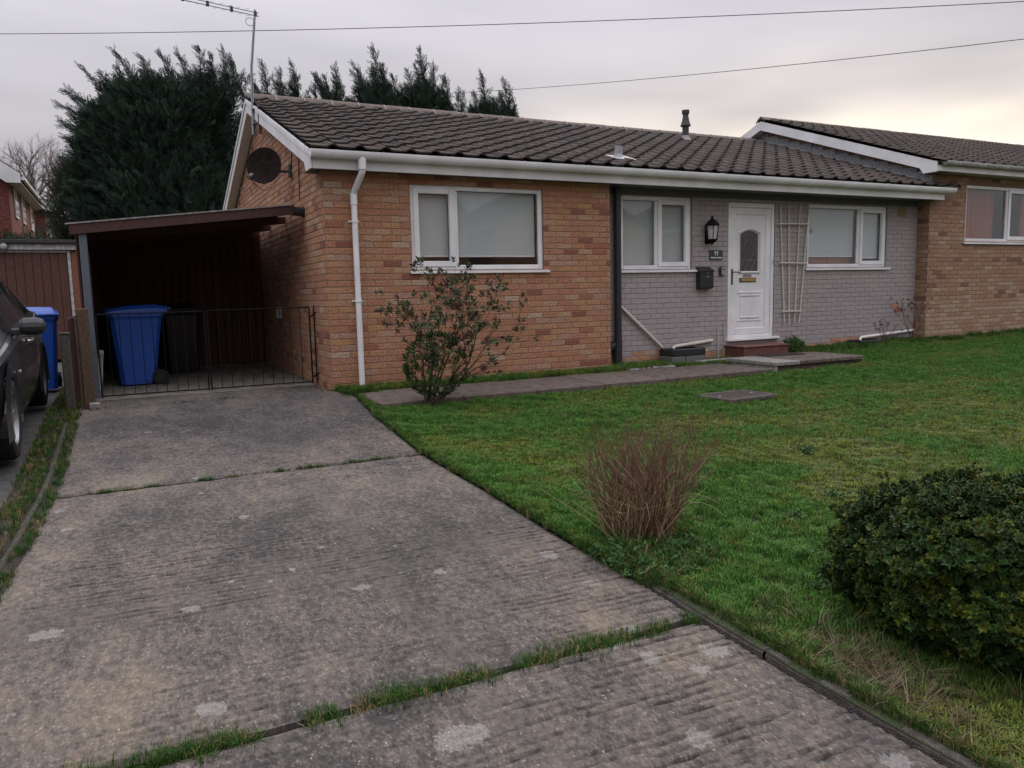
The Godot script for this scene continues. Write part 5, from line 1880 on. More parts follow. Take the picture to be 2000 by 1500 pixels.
# ---------------------------------------------------------------- parked car (nose towards the road)
func parked_car() -> void:
	var gz := 0.70
	var car := thing("parked_car", "dark grey car parked on the next drive, partly out of view", "car", Vector3(-3.80, -0.04, gz))
	car.rotation.x = 0.042
	# stations along z (nose +), values: half width at belt, sill y, belt y, top y, half width at top
	var st := [
		[2.12, 0.52, 0.34, 0.58, 0.62, 0.44], [2.05, 0.66, 0.26, 0.64, 0.70, 0.56], [1.9, 0.78, 0.2, 0.70, 0.77, 0.66], [1.6, 0.86, 0.18, 0.77, 0.86, 0.72], [1.25, 0.89, 0.18, 0.82, 0.92, 0.74],
		[0.95, 0.90, 0.18, 0.86, 0.97, 0.74], [0.55, 0.90, 0.18, 0.88, 1.20, 0.66], [0.15, 0.90, 0.18, 0.89, 1.40, 0.60], [-0.25, 0.90, 0.18, 0.90, 1.455, 0.58], [-0.7, 0.90, 0.18, 0.915, 1.455, 0.575],
		[-1.1, 0.89, 0.18, 0.935, 1.41, 0.565], [-1.45, 0.875, 0.2, 0.955, 1.30, 0.56], [-1.75, 0.85, 0.24, 0.965, 1.12, 0.56], [-1.98, 0.80, 0.28, 0.95, 1.02, 0.60], [-2.1, 0.70, 0.34, 0.86, 0.90, 0.56], [-2.14, 0.55, 0.42, 0.74, 0.76, 0.44]]
	var fine := []
	for i in st.size() - 1:
		var n := maxi(1, int((st[i][0] - st[i + 1][0]) / 0.05))
		for k in n:
			var t := float(k) / n
			var row := []
			for q in 6:
				# Catmull-Rom between stations
				var p0: float = st[maxi(i - 1, 0)][q]
				var p1: float = st[i][q]
				var p2: float = st[i + 1][q]
				var p3: float = st[mini(i + 2, st.size() - 1)][q]
				row.append(lerpf(p1, p2, t) if q == 0 else 0.5 * (2.0 * p1 + (p2 - p0) * t + (2.0 * p0 - 5.0 * p1 + 4.0 * p2 - p3) * t * t + (3.0 * p1 - p0 - 3.0 * p2 + p3) * t * t * t))
			fine.append(row)
	fine.append(st[st.size() - 1])
	var section := func(s: Array) -> Array:
		var w: float = s[1]
		var yb: float = s[2]
		var bl: float = s[3]
		var yt: float = s[4]
		var wt: float = s[5]
		var o := [Vector2(0, yb), Vector2(w * 0.82, yb), Vector2(w * 0.95, yb + 0.05)]
		for k in 8:
			var t := (k + 1) / 9.0
			o.append(Vector2(w * (0.955 + 0.05 * sin(PI * minf(t * 0.9, 1.0))), lerpf(yb + 0.05, bl - 0.03, t)))
		o.append(Vector2(w * 0.985, bl - 0.03))
		o.append(Vector2(w * 0.955, bl))
		o.append(Vector2(lerpf(w * 0.94, wt, 0.12), lerpf(bl, yt, 0.12)))
		o.append(Vector2(lerpf(w * 0.94, wt, 0.75), lerpf(bl, yt, 0.78)))
		o.append(Vector2(wt * 0.97, lerpf(bl, yt, 0.93)))
		o.append(Vector2(wt * 0.75, yt))
		o.append(Vector2(wt * 0.35, yt + 0.012))
		o.append(Vector2(0, yt + 0.015))
		return o
	var body := MB.new()
	var glz := {"side_1": MB.new(), "side_2": MB.new(), "side_3": MB.new(), "side_4": MB.new(), "front": MB.new(), "rear": MB.new()}
	var axles := [1.28, -1.27]
	for i in fine.size() - 1:
		var A: Array = section.call(fine[i])
		var B: Array = section.call(fine[i + 1])
		var za: float = fine[i][0]
		var zb: float = fine[i + 1][0]
		var zm := (za + zb) * 0.5
		for j in A.size() - 1:
			for s in [-1.0, 1.0]:
				var p := Vector3(s * A[j].x, A[j].y, za)
				var q := Vector3(s * A[j + 1].x, A[j + 1].y, za)
				var r := Vector3(s * B[j + 1].x, B[j + 1].y, zb)
				var u := Vector3(s * B[j].x, B[j].y, zb)
				var c := (p + q + r + u) * 0.25
				var skip := false
				if absf(c.x) > 0.55:
					for ax in axles:
						if Vector2(c.z - ax, c.y - 0.31).length() < 0.36:
							skip = true
				if skip:
					continue
				var dst := body
				if j == 13 and zm < 0.72 and zm > -1.72 and not (zm < -0.32 and zm > -0.40):
					dst = glz["side_%d" % ((1 if s > 0 else 2) + (2 if zm < -0.36 else 0))]
				elif j >= 16 and zm > 0.18 and zm < 0.90:
					dst = glz.front
				elif j >= 16 and zm < -1.12 and zm > -1.80:
					dst = glz.rear
				if s > 0:
					dst.quad(p, u, r, q)
				else:
					dst.quad(q, r, u, p)
	part("body", body, M.car_paint, car)
	for k in 4:
		part("side_window", glz["side_%d" % (k + 1)], M.car_glass, car)
	part("windscreen", glz.front, M.car_glass, car)
	part("rear_window", glz.rear, M.car_glass, car)
	part("underbody", bx(Vector3(-0.62, 0.2, -1.9), Vector3(0.62, 0.8, 1.9), 0.02), M.rubber, car)
	for ax in axles:
		for s in [-1.0, 1.0]:
			# arch lip
			var lip := MB.new()
			for k in 20:
				var a0 := -0.25 + (PI + 0.5) * k / 20.0
				var a1 := -0.25 + (PI + 0.5) * (k + 1) / 20.0
				var P := []
				for a in [a0, a1]:
					P.append([Vector3(s * 0.885, 0.31 + sin(a) * 0.335, ax + cos(a) * 0.335), Vector3(s * 0.905, 0.31 + sin(a) * 0.35, ax + cos(a) * 0.35), Vector3(s * 0.885, 0.31 + sin(a) * 0.44, ax + cos(a) * 0.44), Vector3(s * 0.62, 0.31 + sin(a) * 0.34, ax + cos(a) * 0.34)])
				for e in [[0, 1], [1, 2], [3, 0]]:
					if s > 0:
						lip.quad(P[0][e[0]], P[0][e[1]], P[1][e[1]], P[1][e[0]])
					else:
						lip.quad(P[1][e[0]], P[1][e[1]], P[0][e[1]], P[0][e[0]])
			part("wheel_arch", lip, M.car_paint, car)
			var wheel := Node3D.new()
			wheel.name = "wheel"
			car.add_child(wheel, true)
			wheel.position = Vector3(s * 0.79, 0.315, ax)
			wheel.rotation.y = PI / 2 * s
			var ty := MB.new()
			var prof := [Vector2(0.205, -0.09), Vector2(0.26, -0.105), Vector2(0.30, -0.095), Vector2(0.315, -0.07), Vector2(0.315, 0.07), Vector2(0.30, 0.095), Vector2(0.26, 0.105), Vector2(0.205, 0.09)]
			var tmp := MB.new()
			tmp.lathe(prof, Vector3.ZERO, 32)
			for q in tmp.v.size():
				ty.v.append(Vector3(tmp.v[q].x, -tmp.v[q].z, tmp.v[q].y))
				ty.n.append(Vector3(tmp.n[q].x, -tmp.n[q].z, tmp.n[q].y))
			part("tyre", ty, M.rubber, wheel)
			var rim := MB.new()
			var tm2 := MB.new()
			tm2.lathe([Vector2(0.19, -0.08), Vector2(0.19, 0.06), Vector2(0.208, 0.092), Vector2(0.200, 0.094), Vector2(0.18, 0.06)], Vector3.ZERO, 32)
			for q in tm2.v.size():
				rim.v.append(Vector3(tm2.v[q].x, -tm2.v[q].z, tm2.v[q].y))
				rim.n.append(Vector3(tm2.n[q].x, -tm2.n[q].z, tm2.n[q].y))
			for k in 5:
				for off in [-0.16, 0.16]:
					var an := TAU * k / 5.0
					var tr := Transform3D(Basis(Vector3(0, 0, 1), an + off), Vector3.ZERO)
					rim.box(Vector3(0.03, -0.018, 0.035), Vector3(0.195, 0.018, 0.075), 0.008, tr)
			rim.tube([Vector3(0, 0, 0.02), Vector3(0, 0, 0.08)], 0.055, 16)
			part("rim", rim, M.alloy, wheel)
			var dk := MB.new()
			dk.tube([Vector3(0, 0, -0.02), Vector3(0, 0, 0.0)], 0.15, 20)
			part("brake_disc", dk, M.dark_metal, wheel)
	for s in [-1.0, 1.0]:
		var mi := MB.new()
		var prof := [[0.0, 0.055], [0.03, 0.075], [0.12, 0.08], [0.17, 0.06], [0.19, 0.02]]
		for i in prof.size() - 1:
			for j in 12:
				var P := []
				for q in [[i, j], [i + 1, j], [i + 1, j + 1], [i, j + 1]]:
					var an: float = TAU * q[1] / 12.0
					var r: float = prof[q[0]][1]
					P.append(Vector3(s * (0.90 + prof[q[0]][0]), 0.965 + sin(an) * r * 0.95, 0.53 + cos(an) * r * 1.15))
				if s > 0:
					mi.quad(P[3], P[2], P[1], P[0])
				else:
					mi.quad(P[0], P[1], P[2], P[3])
		mi.box(Vector3(s * 0.86 - 0.03, 0.90, 0.49), Vector3(s * 0.92 + 0.03, 0.95, 0.57), 0.01)
		part("door_mirror", mi, M.mirror_case, car)
		for zz in [0.02, -0.88]:
			var hd := MB.new()
			hd.tube([Vector3(s * 0.892, 0.80, zz), Vector3(s * 0.925, 0.80, zz - 0.03), Vector3(s * 0.925, 0.805, zz - 0.15), Vector3(s * 0.892, 0.805, zz - 0.18)], 0.012, 6)
			part("door_handle", hd, M.chrome, car)
		var rp := MB.new()
		rp.tube([Vector3(s * 0.905, 0.62, 0.86), Vector3(s * 0.912, 0.62, 0.86)], 0.022, 10)
		part("side_repeater", rp, M.alloy, car)
		part("headlight", bx(Vector3(s * 0.62 - 0.13, 0.60, 1.90), Vector3(s * 0.62 + 0.13, 0.70, 2.03), 0.03), M.lamp_glass, car)
		part("tail_light", bx(Vector3(s * 0.66 - 0.10, 0.72, -2.11), Vector3(s * 0.66 + 0.10, 0.86, -2.02), 0.02), mat("lamp_red", Color(0.25, 0.01, 0.01), 0.2), car)
		var trim := MB.new()
		trim.tube([Vector3(s * 0.868, 0.885, 0.75), Vector3(s * 0.872, 0.905, -0.3), Vector3(s * 0.862, 0.94, -1.1), Vector3(s * 0.82, 0.97, -1.7)], 0.007, 6)
		part("window_trim", trim, M.dark_metal, car)
	part("number_plate", bx(Vector3(-0.26, 0.36, 2.06), Vector3(0.26, 0.47, 2.125), 0.004), M.upvc, car)


# ---------------------------------------------------------------- buildings further off
func garage() -> void:
	var g := thing("neighbour_garage", "flat roofed garage with brown boarded door and white fascia behind the car", "garage", Vector3(0, 0, -8.0))
	var x0 := -5.95
	var x1 := -2.82
	part("wall", bx(Vector3(x1 - 0.11, 0, -5.0), Vector3(x1, 2.1, -0.02), 0.0), M.brick_5, g)
	part("wall", bx(Vector3(x0, 0, -5.0), Vector3(x0 + 0.35, 2.1, -0.02), 0.0), M.brick_2, g)
	part("wall", bx(Vector3(x0 + 0.351, 0, -5.0), Vector3(x1 - 0.111, 2.1, -4.85), 0.0), M.brick_2, g)
	part("roof_slab", bx(Vector3(x0 - 0.1, 2.19, -5.1), Vector3(x1 + 0.04, 2.26, 0.13), 0.008), M.felt, g)
	part("fascia", bx(Vector3(x0 - 0.06, 2.075, 0.02), Vector3(x1 + 0.01, 2.188, 0.06), 0.006), M.dirty_white, g)
	part("fascia", bx(Vector3(x1 - 0.01, 2.075, -4.95), Vector3(x1 + 0.012, 2.188, 0.018), 0.004), M.dirty_white, g)
	var f := MB.new()
	f.box(Vector3(-2.985, 0, -0.08), Vector3(-2.935, 2.07, 0.0), 0.006)
	f.box(Vector3(-5.6, 0, -0.08), Vector3(-5.55, 2.07, 0.0), 0.006)
	f.box(Vector3(-5.549, 2.03, -0.08), Vector3(-2.986, 2.07, 0.0), 0.006)
	part("door_frame", f, M.dirty_white, g)
	var x := -5.548
	var gm := mat("garage_board", Color(0.15, 0.06, 0.038), 0.6, "wood_v", 0.9)
	while x < -2.99:
		var x2 := minf(x + 0.142, -2.987)
		part("door_board", bx(Vector3(x + 0.002, 0.02, -0.06), Vector3(x2 - 0.002, 2.028, -0.03 + rf(-0.003, 0.003)), 0.005), gm, g)
		x = x2
	var l := thing("bulkhead_light", "round glass outdoor light on the white garage fascia", "light", Vector3(-3.97, 2.13, -7.94))
	var m := MB.new()
	m.tube([Vector3(0, 0, 0), Vector3(0, 0, 0.03)], 0.075, 16)
	part("backplate", m, M.dark_metal, l)
	var d := MB.new()
	var tmp := MB.new()
	tmp.lathe([Vector2(0.065, 0.03), Vector2(0.06, 0.07), Vector2(0.04, 0.10), Vector2(0.0, 0.11)], Vector3.ZERO, 14)
	for q in tmp.v.size():
		d.v.append(Vector3(tmp.v[q].x, -tmp.v[q].z, tmp.v[q].y))
		d.n.append(Vector3(tmp.n[q].x, -tmp.n[q].z, tmp.n[q].y))
	part("dome", d, M.lamp_glass, l)


# two-storey gabled house; ridge along z, front gable at z0 (towards +z), windows on the sides
func tall_house(label: String, x0: float, x1: float, z0: float, z1: float, base: float, eave: float, pitch: float, wm: Material, win_right: Array, win_front: Array) -> void:
	var h := thing("brick_house", label, "house")
	var xm := (x0 + x1) * 0.5
	var apex := eave + (x1 - x0) * 0.5 * pitch
	var w := MB.new()
	w.extrude(PackedVector2Array([Vector2(x0, base), Vector2(x1, base), Vector2(x1, eave), Vector2(xm, apex), Vector2(x0, eave)]), z1, z0)
	part("wall", w, wm, h)
	for s in [-1.0, 1.0]:
		var e: float = xm + s * ((x1 - x0) * 0.5 + 0.35)
		var ye := apex - ((x1 - x0) * 0.5 + 0.35) * pitch
		var r := MB.new()
		r.extrude(PackedVector2Array([Vector2(xm, apex + 0.03), Vector2(e, ye + 0.03), Vector2(e, ye + 0.18), Vector2(xm, apex + 0.18)]), z1 - 0.25, z0 + 0.25)
		part("roof_slope", r, M.tile_1, h)
		var b := MB.new()
		b.extrude(PackedVector2Array([Vector2(xm, apex + 0.15), Vector2(e, ye + 0.15), Vector2(e, ye - 0.12), Vector2(e - s * 0.36, ye - 0.12), Vector2(xm, apex - 0.16)]), z0 + 0.251, z0 + 0.28)
		part("barge_board", b, M.fascia, h)
		var so := MB.new()
		so.box(Vector3(minf(e, e - s * 0.34), ye - 0.10, z1 - 0.24), Vector3(maxf(e, e - s * 0.34), ye - 0.085, z0 + 0.24))
		part("eaves_soffit", so, M.fascia, h)
		var gu := MB.new()
		gu.tube([Vector3(e + s * 0.05, ye + 0.02, z1 - 0.2), Vector3(e + s * 0.05, ye + 0.02, z0 + 0.2)], 0.055, 8)
		part("gutter", gu, M.fascia, h)
	for k in win_right:
		var f := MB.new()
		f.box(Vector3(x1 + 0.002, k[2], k[0]), Vector3(x1 + 0.05, k[3], k[1]), 0.01)
		var wo := part("window", f, M.upvc, h)
		var n := 2
		for i in n:
			var a := lerpf(k[0], k[1], float(i) / n) + 0.06
			var b := lerpf(k[0], k[1], float(i + 1) / n) - 0.06
			part("pane", bx(Vector3(x1 + 0.051, k[2] + 0.06, a), Vector3(x1 + 0.056, k[3] - 0.06, b), 0.0), M.car_glass, wo)
	for k in win_front:
		var f := MB.new()
		f.box(Vector3(k[0], k[2], z0 + 0.002), Vector3(k[1], k[3], z0 + 0.05), 0.01)
		var wo := part("window", f, M.upvc, h)
		for i in 2:
			var a := lerpf(k[0], k[1], i / 2.0) + 0.06
			var b := lerpf(k[0], k[1], (i + 1) / 2.0) - 0.06
			part("pane", bx(Vector3(a, k[2] + 0.06, z0 + 0.051), Vector3(b, k[3] - 0.06, z0 + 0.056), 0.0), M.car_glass, wo)


func far_buildings() -> void:
	tall_house("red brick house with white eaves at the far left edge", -11.6, -4.85, -18.2, -25.6, -0.1, 4.95, 0.72, M.red_brick_far, [[-20.0, -19.2, 3.7, 4.75], [-22.0, -21.2, 3.7, 4.75], [-24.6, -23.8, 3.7, 4.75]], [[-7.6, -6.4, 3.4, 4.6]])
	tall_house("second red brick house stepping back behind the first at the left", -11.2, -4.62, -27.2, -38.0, -0.1, 5.05, 0.72, M.red_brick_far, [[-29.2, -28.2, 3.7, 4.8], [-31.8, -30.8, 3.7, 4.8], [-35.0, -34.0, 3.7, 4.8]], [])
	# houses across the road, mirrored in the window panes
	tall_house("steep gabled house across the road behind the viewer", 4.5, 14.9, 40.0, 30.0, -0.6, 5.2, 1.2, M.brick_0, [[33.0, 34.2, 3.4, 4.6]], [])
	tall_house("low gabled house across the road behind the viewer", 16.6, 27.0, 40.0, 30.0, -0.6, 4.9, 0.5, M.brick_2, [], [])
	tall_house("wide gabled house across the road far to the right", 30.0, 41.0, 40.0, 30.0, -0.6, 4.9, 0.45, M.brick_1, [], [])
	tall_house("gabled house across the road opposite the drive", -12.0, 1.5, 40.0, 30.0, -0.6, 5.0, 0.5, M.brick_2, [], [])


func wires() -> void:
	for k in [["upper overhead wire crossing the whole sky", Vector3(-5.3, 10.7, -25.0), Vector3(21.4, 8.96, -5.0), 0.19], ["lower overhead wire passing behind the tree tops", Vector3(17.8, 12.1, -30.0), Vector3(22.96, 8.38, -5.88), 0.12]]:
		var w := thing("overhead_wire", k[0], "wire", Vector3.ZERO, 0.0, "overhead wires")
		var m := MB.new()
		var pts := []
		for i in 49:
			var t := -0.5 + i / 24.0
			pts.append(k[1].lerp(k[2], t) - Vector3(0, k[3] * 4.0 * t * (1.0 - t), 0))
		m.tube(pts, 0.013, 5, false)
		part("strand", m, M.dark_metal, w)


# ---------------------------------------------------------------- leaves
func diamond(m: MB, base: Vector3, dir: Vector3, side: Vector3, l: float, w: float, fold := 0.15, droop := 0.0) -> void:
	var nrm := dir.cross(side).normalized()
	var mid := base + dir * l * 0.5
	var tip := base + dir * l - nrm * droop * l
	var a := mid + side * w * 0.5 + nrm * fold * w
	var b := mid - side * w * 0.5 + nrm * fold * w
	m.tri(base, a, tip)
	m.tri(base, tip, b)


func tuft_mesh(blades: int, l: float, w: float, spread: float) -> ArrayMesh:
	var m := MB.new()
	for i in blades:
		var a := rf(0, TAU)
		var o := Vector3(cos(a), 0, sin(a))
		var base := o * rf(0, spread)
		var s := Vector3(-o.z, 0, o.x)
		var ll := l * rf(0.55, 1.0)
		var lean := rf(0.1, 0.9)
		var mid := base + Vector3.UP * ll * 0.55 + o * ll * 0.22 * lean
		var tip := base + Vector3.UP * ll * (1.0 - 0.3 * lean) + o * ll * 0.75 * lean
		var ww := w * rf(0.7, 1.2) * 0.5
		m.quad(base - s * ww, base + s * ww, mid + s * ww * 0.8, mid - s * ww * 0.8)
		m.tri(mid - s * ww * 0.8, mid + s * ww * 0.8, tip)
	return m.mesh()


func rosette_mesh(n: int, l: float, w: float, up: float) -> ArrayMesh:
	var m := MB.new()
	for i in n:
		var a := i * 2.4 + rf(-0.2, 0.2)
		var t := float(i) / n
		var d := Vector3(cos(a), up + t * 1.1 + rf(-0.2, 0.2), sin(a)).normalized()
		var s := d.cross(Vector3.UP).normalized()
		diamond(m, Vector3(0, t * l * 0.8, 0), d, s, l * rf(0.75, 1.1), w, -0.2, rf(0.0, 0.2))
	return m.mesh()


func spray_mesh() -> ArrayMesh:  # flat scaly conifer spray, one unit long, along +y
	var m := MB.new()
	m.tri(Vector3(-0.012, 0, 0), Vector3(0.012, 0, 0), Vector3(0, 1.0, 0.10))
	for i in 13:
		var t := 0.06 + i * 0.068
		var s := 1.0 if i % 2 else -1.0
		var l := 0.44 * (1.0 - t * 0.75) * rf(0.75, 1.2)
		var b := Vector3(0, t, 0.10 * t * t)
		var d := Vector3(s * 0.66, 0.8, rf(-0.3, 0.3)).normalized()
		var sd := Vector3(-d.y * s, d.x * s, 0.1).normalized()
		diamond(m, b, d, sd, l, 0.045, 0.1, 0.1)
		diamond(m, b + d * l * 0.4, (d + Vector3(0, 0.7, 0.2)).normalized(), sd, l * 0.62, 0.038, 0.1, 0.1)
		diamond(m, b + d * l * 0.25, (d + Vector3(s * 0.5, -0.3, -0.2)).normalized(), sd, l * 0.5, 0.038, 0.1, 0.1)
	return m.mesh()


var spray: ArrayMesh


func green(r: float, g: float, b: float, v: float) -> Color:
	var k := 1.0 + rf(-v, v)
	return Color(r * k, g * k * (1.0 + rf(-0.08, 0.08)), b * k)


# blobs: [centre, radii, sprays]; leaders: [root, tip, sideways hook]
func conifer(label: String, base: Vector3, top: float, blobs: Array, leaders: Array, wind: Vector3, tone: Color) -> void:
	var t := thing("conifer_tree", label, "tree", base, 0.0, "dark evergreens behind the house")
	var tr := MB.new()
	tr.tube([Vector3.ZERO, Vector3(0.05, top * 0.4, 0), Vector3(-0.03, top * 0.8, 0)], [0.22, 0.15, 0.05], 8)
	part("trunk", tr, M.bark, t)
	var xf := []
	var cl := []
	var limbs := MB.new()
	for b in blobs:
		for i in b[2]:
			var d := rdir()
			var r := pow(rng.randf(), 0.35)
			var p: Vector3 = b[0] + Vector3(d.x * b[1].x, d.y * b[1].y, d.z * b[1].z) * r * (1.0 + 0.12 * sin(d.x * 9.0) * cos(d.y * 7.0 + d.z * 5.0))
			if p.y < 0.15:
				continue
			var dir := (Vector3(d.x, d.y * 0.4, d.z) * 0.7 + Vector3.UP * 0.75 + wind * rf(0.0, 0.45) + rdir() * 0.65)
			xf.append(aim(p, dir, rf(0.26, 0.52), rf(0, TAU)))
			cl.append(green(tone.r, tone.g, tone.b, 0.35))
	for l in leaders:
		var a: Vector3 = l[0]
		var c: Vector3 = l[1]
		var n := int(maxf(9.0, a.distance_to(c) * 20.0))
		var prev := a
		var lp := []
		for i in n:
			var u := float(i) / (n - 1)
			var p: Vector3 = a.lerp(c, u) - wind * (l[2] * 1.9 * u * (1.0 - u * u))
			var along := (p - prev).normalized() if i else (c - a).normalized()
			prev = p
			lp.append(p)
			for q in 2:
				var d := rdir()
				var dir := along * lerpf(0.5, 0.9, u) + Vector3(d.x, d.y * 0.6 + 0.1, d.z) * lerpf(1.05, 0.75, u) + wind * rf(0.1, 1.0)
				xf.append(aim(p + d * 0.08 * (1.0 - u), dir, lerpf(0.58, 0.26, u) * rf(0.55, 1.2), rf(0, TAU), lerpf(1.0, 0.75, u)))
				cl.append(green(tone.r, tone.g, tone.b, 0.35))
		if lp.size() > 2:
			limbs.tube([lp[0], lp[lp.size() / 2], lp[lp.size() - 1]], [0.03, 0.02, 0.006], 4, false)
	if leaders.size():
		part("leading_shoots", limbs, M.bark, t)
	multi("crown", spray, M.conifer, t, xf, cl)


func trees() -> void:
	spray = spray_mesh()
	var wl := Vector3(-0.9, -0.05, 0.1)
	var tone := Color(0.040, 0.066, 0.048)
	var B := Vector3(-0.6, -0.05, -16.0)
	var tips := [[-3.19, 6.41], [-3.06, 7.07], [-2.62, 7.68], [-2.19, 7.63], [-1.79, 7.95], [-1.12, 8.3], [-0.6, 8.25], [-0.11, 8.38], [0.36, 8.26], [0.7, 7.9], [0.98, 8.16], [1.4, 8.24], [-3.15, 5.6], [-3.05, 5.1], [-3.2, 6.05], [-2.97, 4.6], [-2.9, 6.9]]
	var lead := []
	for k in tips:
		var tip := Vector3(k[0], k[1] - rf(-0.05, 0.2), -16.0 + rf(-0.8, 0.8)) - B
		var root := Vector3(tip.x * (0.55 if k[1] > 6.6 else 0.35), tip.y - 2.0 if k[1] > 6.6 else tip.y - 1.0, tip.z * 0.4)
		lead.append([root, tip, rf(0.25, 0.5)])
		for q in 2:
			lead.append([root + Vector3(rf(-0.3, 0.3), -0.2, rf(-0.3, 0.7)), tip + Vector3(rf(-0.1, 0.6), -rf(0.25, 0.9), rf(-0.3, 0.8)), rf(0.2, 0.45)])
	conifer("very large dark conifer rising left of the gable", B, 8.0, [[Vector3(-0.2, 3.0, 0), Vector3(2.2, 3.2, 2.0), 12000], [Vector3(-0.3, 5.3, 0), Vector3(1.7, 1.9, 1.5), 7000], [Vector3(1.3, 3.6, -0.4), Vector3(1.2, 3.4, 1.2), 2600], [Vector3(-1.4, 4.6, 0.2), Vector3(1.0, 1.7, 1.0), 1700], [Vector3(0.9, 6.1, 0), Vector3(0.9, 1.4, 1.0), 1600], [Vector3(-0.1, 6.25, 0), Vector3(1.45, 0.9, 1.2), 2600], [Vector3(-1.5, 5.6, 0), Vector3(0.6, 0.9, 0.8), 900]], lead, wl, tone)
	var row := [[2.83, 9.31, 0.75, "pointed conifer directly behind the aerial mast"], [3.83, 9.25, 0.8, "hooked conifer top right of the aerial mast"], [5.34, 9.27, 0.7, "small bent conifer top above the left part of the ridge"], [6.82, 10.14, 0.85, "tall pointed conifer, left of the two highest above the ridge"], [7.62, 9.3, 0.6, "short conifer top between the two highest above the ridge"], [8.74, 10.36, 0.9, "tall pointed conifer, right of the two highest above the ridge"], [9.7, 9.4, 0.6, "slim conifer top leaning left after the two highest"], [11.23, 9.76, 0.75, "conifer top with a blunt crown, second last of the row"], [12.38, 9.62, 0.75, "last conifer of the row above the middle of the ridge"]]
	for k in row:
		var p := Vector3(k[0], -0.05, -20.0 + rf(-0.3, 0.3))
		var hgt: float = k[1] + 0.05
		var w: float = k[2]
		var ld := [[Vector3(0.05, hgt - 2.0, 0), Vector3(0, hgt, 0), 0.30]]
		for q in 12:
			var an := rf(0, TAU)
			var o := Vector3(cos(an), 0, sin(an)) * w * rf(0.4, 1.15)
			ld.append([Vector3(o.x * 0.3, hgt - 2.9, o.z * 0.3), Vector3(o.x, hgt - rf(0.35, 1.75), o.z), rf(0.15, 0.45)])
		conifer(k[3], p, hgt, [[Vector3(0, 5.0, 0), Vector3(w * 1.05, 3.2, w), 1300], [Vector3(0, hgt - 2.55, 0), Vector3(w * 1.15, 1.15, w * 0.9), 1300]], ld, wl * 0.7, tone * 1.05)

	# broad evergreen bushes at the far left, behind the garage
	for k in [["dark round evergreen bush behind the garage roof", Vector3(-4.1, 0, -14.2), 2.65, 1.15], ["taller brownish evergreen between red houses and big conifer", Vector3(-2.95, 0, -17.6), 5.2, 0.85], ["low dark bush at the left behind the garage", Vector3(-5.6, 0, -14.8), 2.5, 1.2]]:
		conifer(k[0], k[1], k[2] * 0.7, [[Vector3(0, k[2] * 0.5, 0), Vector3(k[3], k[2] * 0.5, k[3]), 2200]], [], wl * 0.3, Color(0.055, 0.072, 0.048))
	bare_tree()


func branch(m: MB, p: Vector3, d: Vector3, l: float, r: float, depth: int, out: Array, bend := 0.25, split := 3, up := 0.1) -> void:
	var pts := [p]
	var q := p
	var dd := d.normalized()
	var n := 3
	for i in n:
		dd = (dd + rdir() * bend * 0.5 + Vector3.UP * up * 0.3).normalized()
		q += dd * l / n
		pts.append(q)
	var radii := []
	for i in n + 1:
		radii.append(lerpf(r, r * 0.55, float(i) / n))
	m.tube(pts, radii, 5 if r > 0.008 else 3, false)
	out.append([q, dd, depth])
	if depth <= 0:
		return
	for i in split:
		var u := rdir()
		var nd := (dd * 0.9 + (u - dd * u.dot(dd)) * 0.75 + Vector3.UP * up).normalized()
		branch(m, pts[n] if i == 0 else pts[n - 1].lerp(pts[n], rng.randf()), nd, l * rf(0.6, 0.85), r * 0.55, depth - 1, out, bend, split, up)


func bare_tree() -> void:
	var t := thing("bare_tree", "leafless tree with fine branches against the sky at far left", "tree", Vector3(-5.7, -0.1, -45.0))
	var tr := MB.new()
	tr.tube([Vector3.ZERO, Vector3(0.1, 3, 0), Vector3(0.0, 6.4, 0)], [0.4, 0.3, 0.2], 8)
	part("trunk", tr, M.twig_grey, t)
	var cr := MB.new()
	for i in 13:
		var a := TAU * i / 13.0
		branch(cr, Vector3(0, rf(4.6, 6.4), 0), Vector3(cos(a), 1.0, sin(a)), 1.9, 0.12, 5, [], 0.35, 3, 0.10)
	part("crown", cr, M.twig_grey, t)


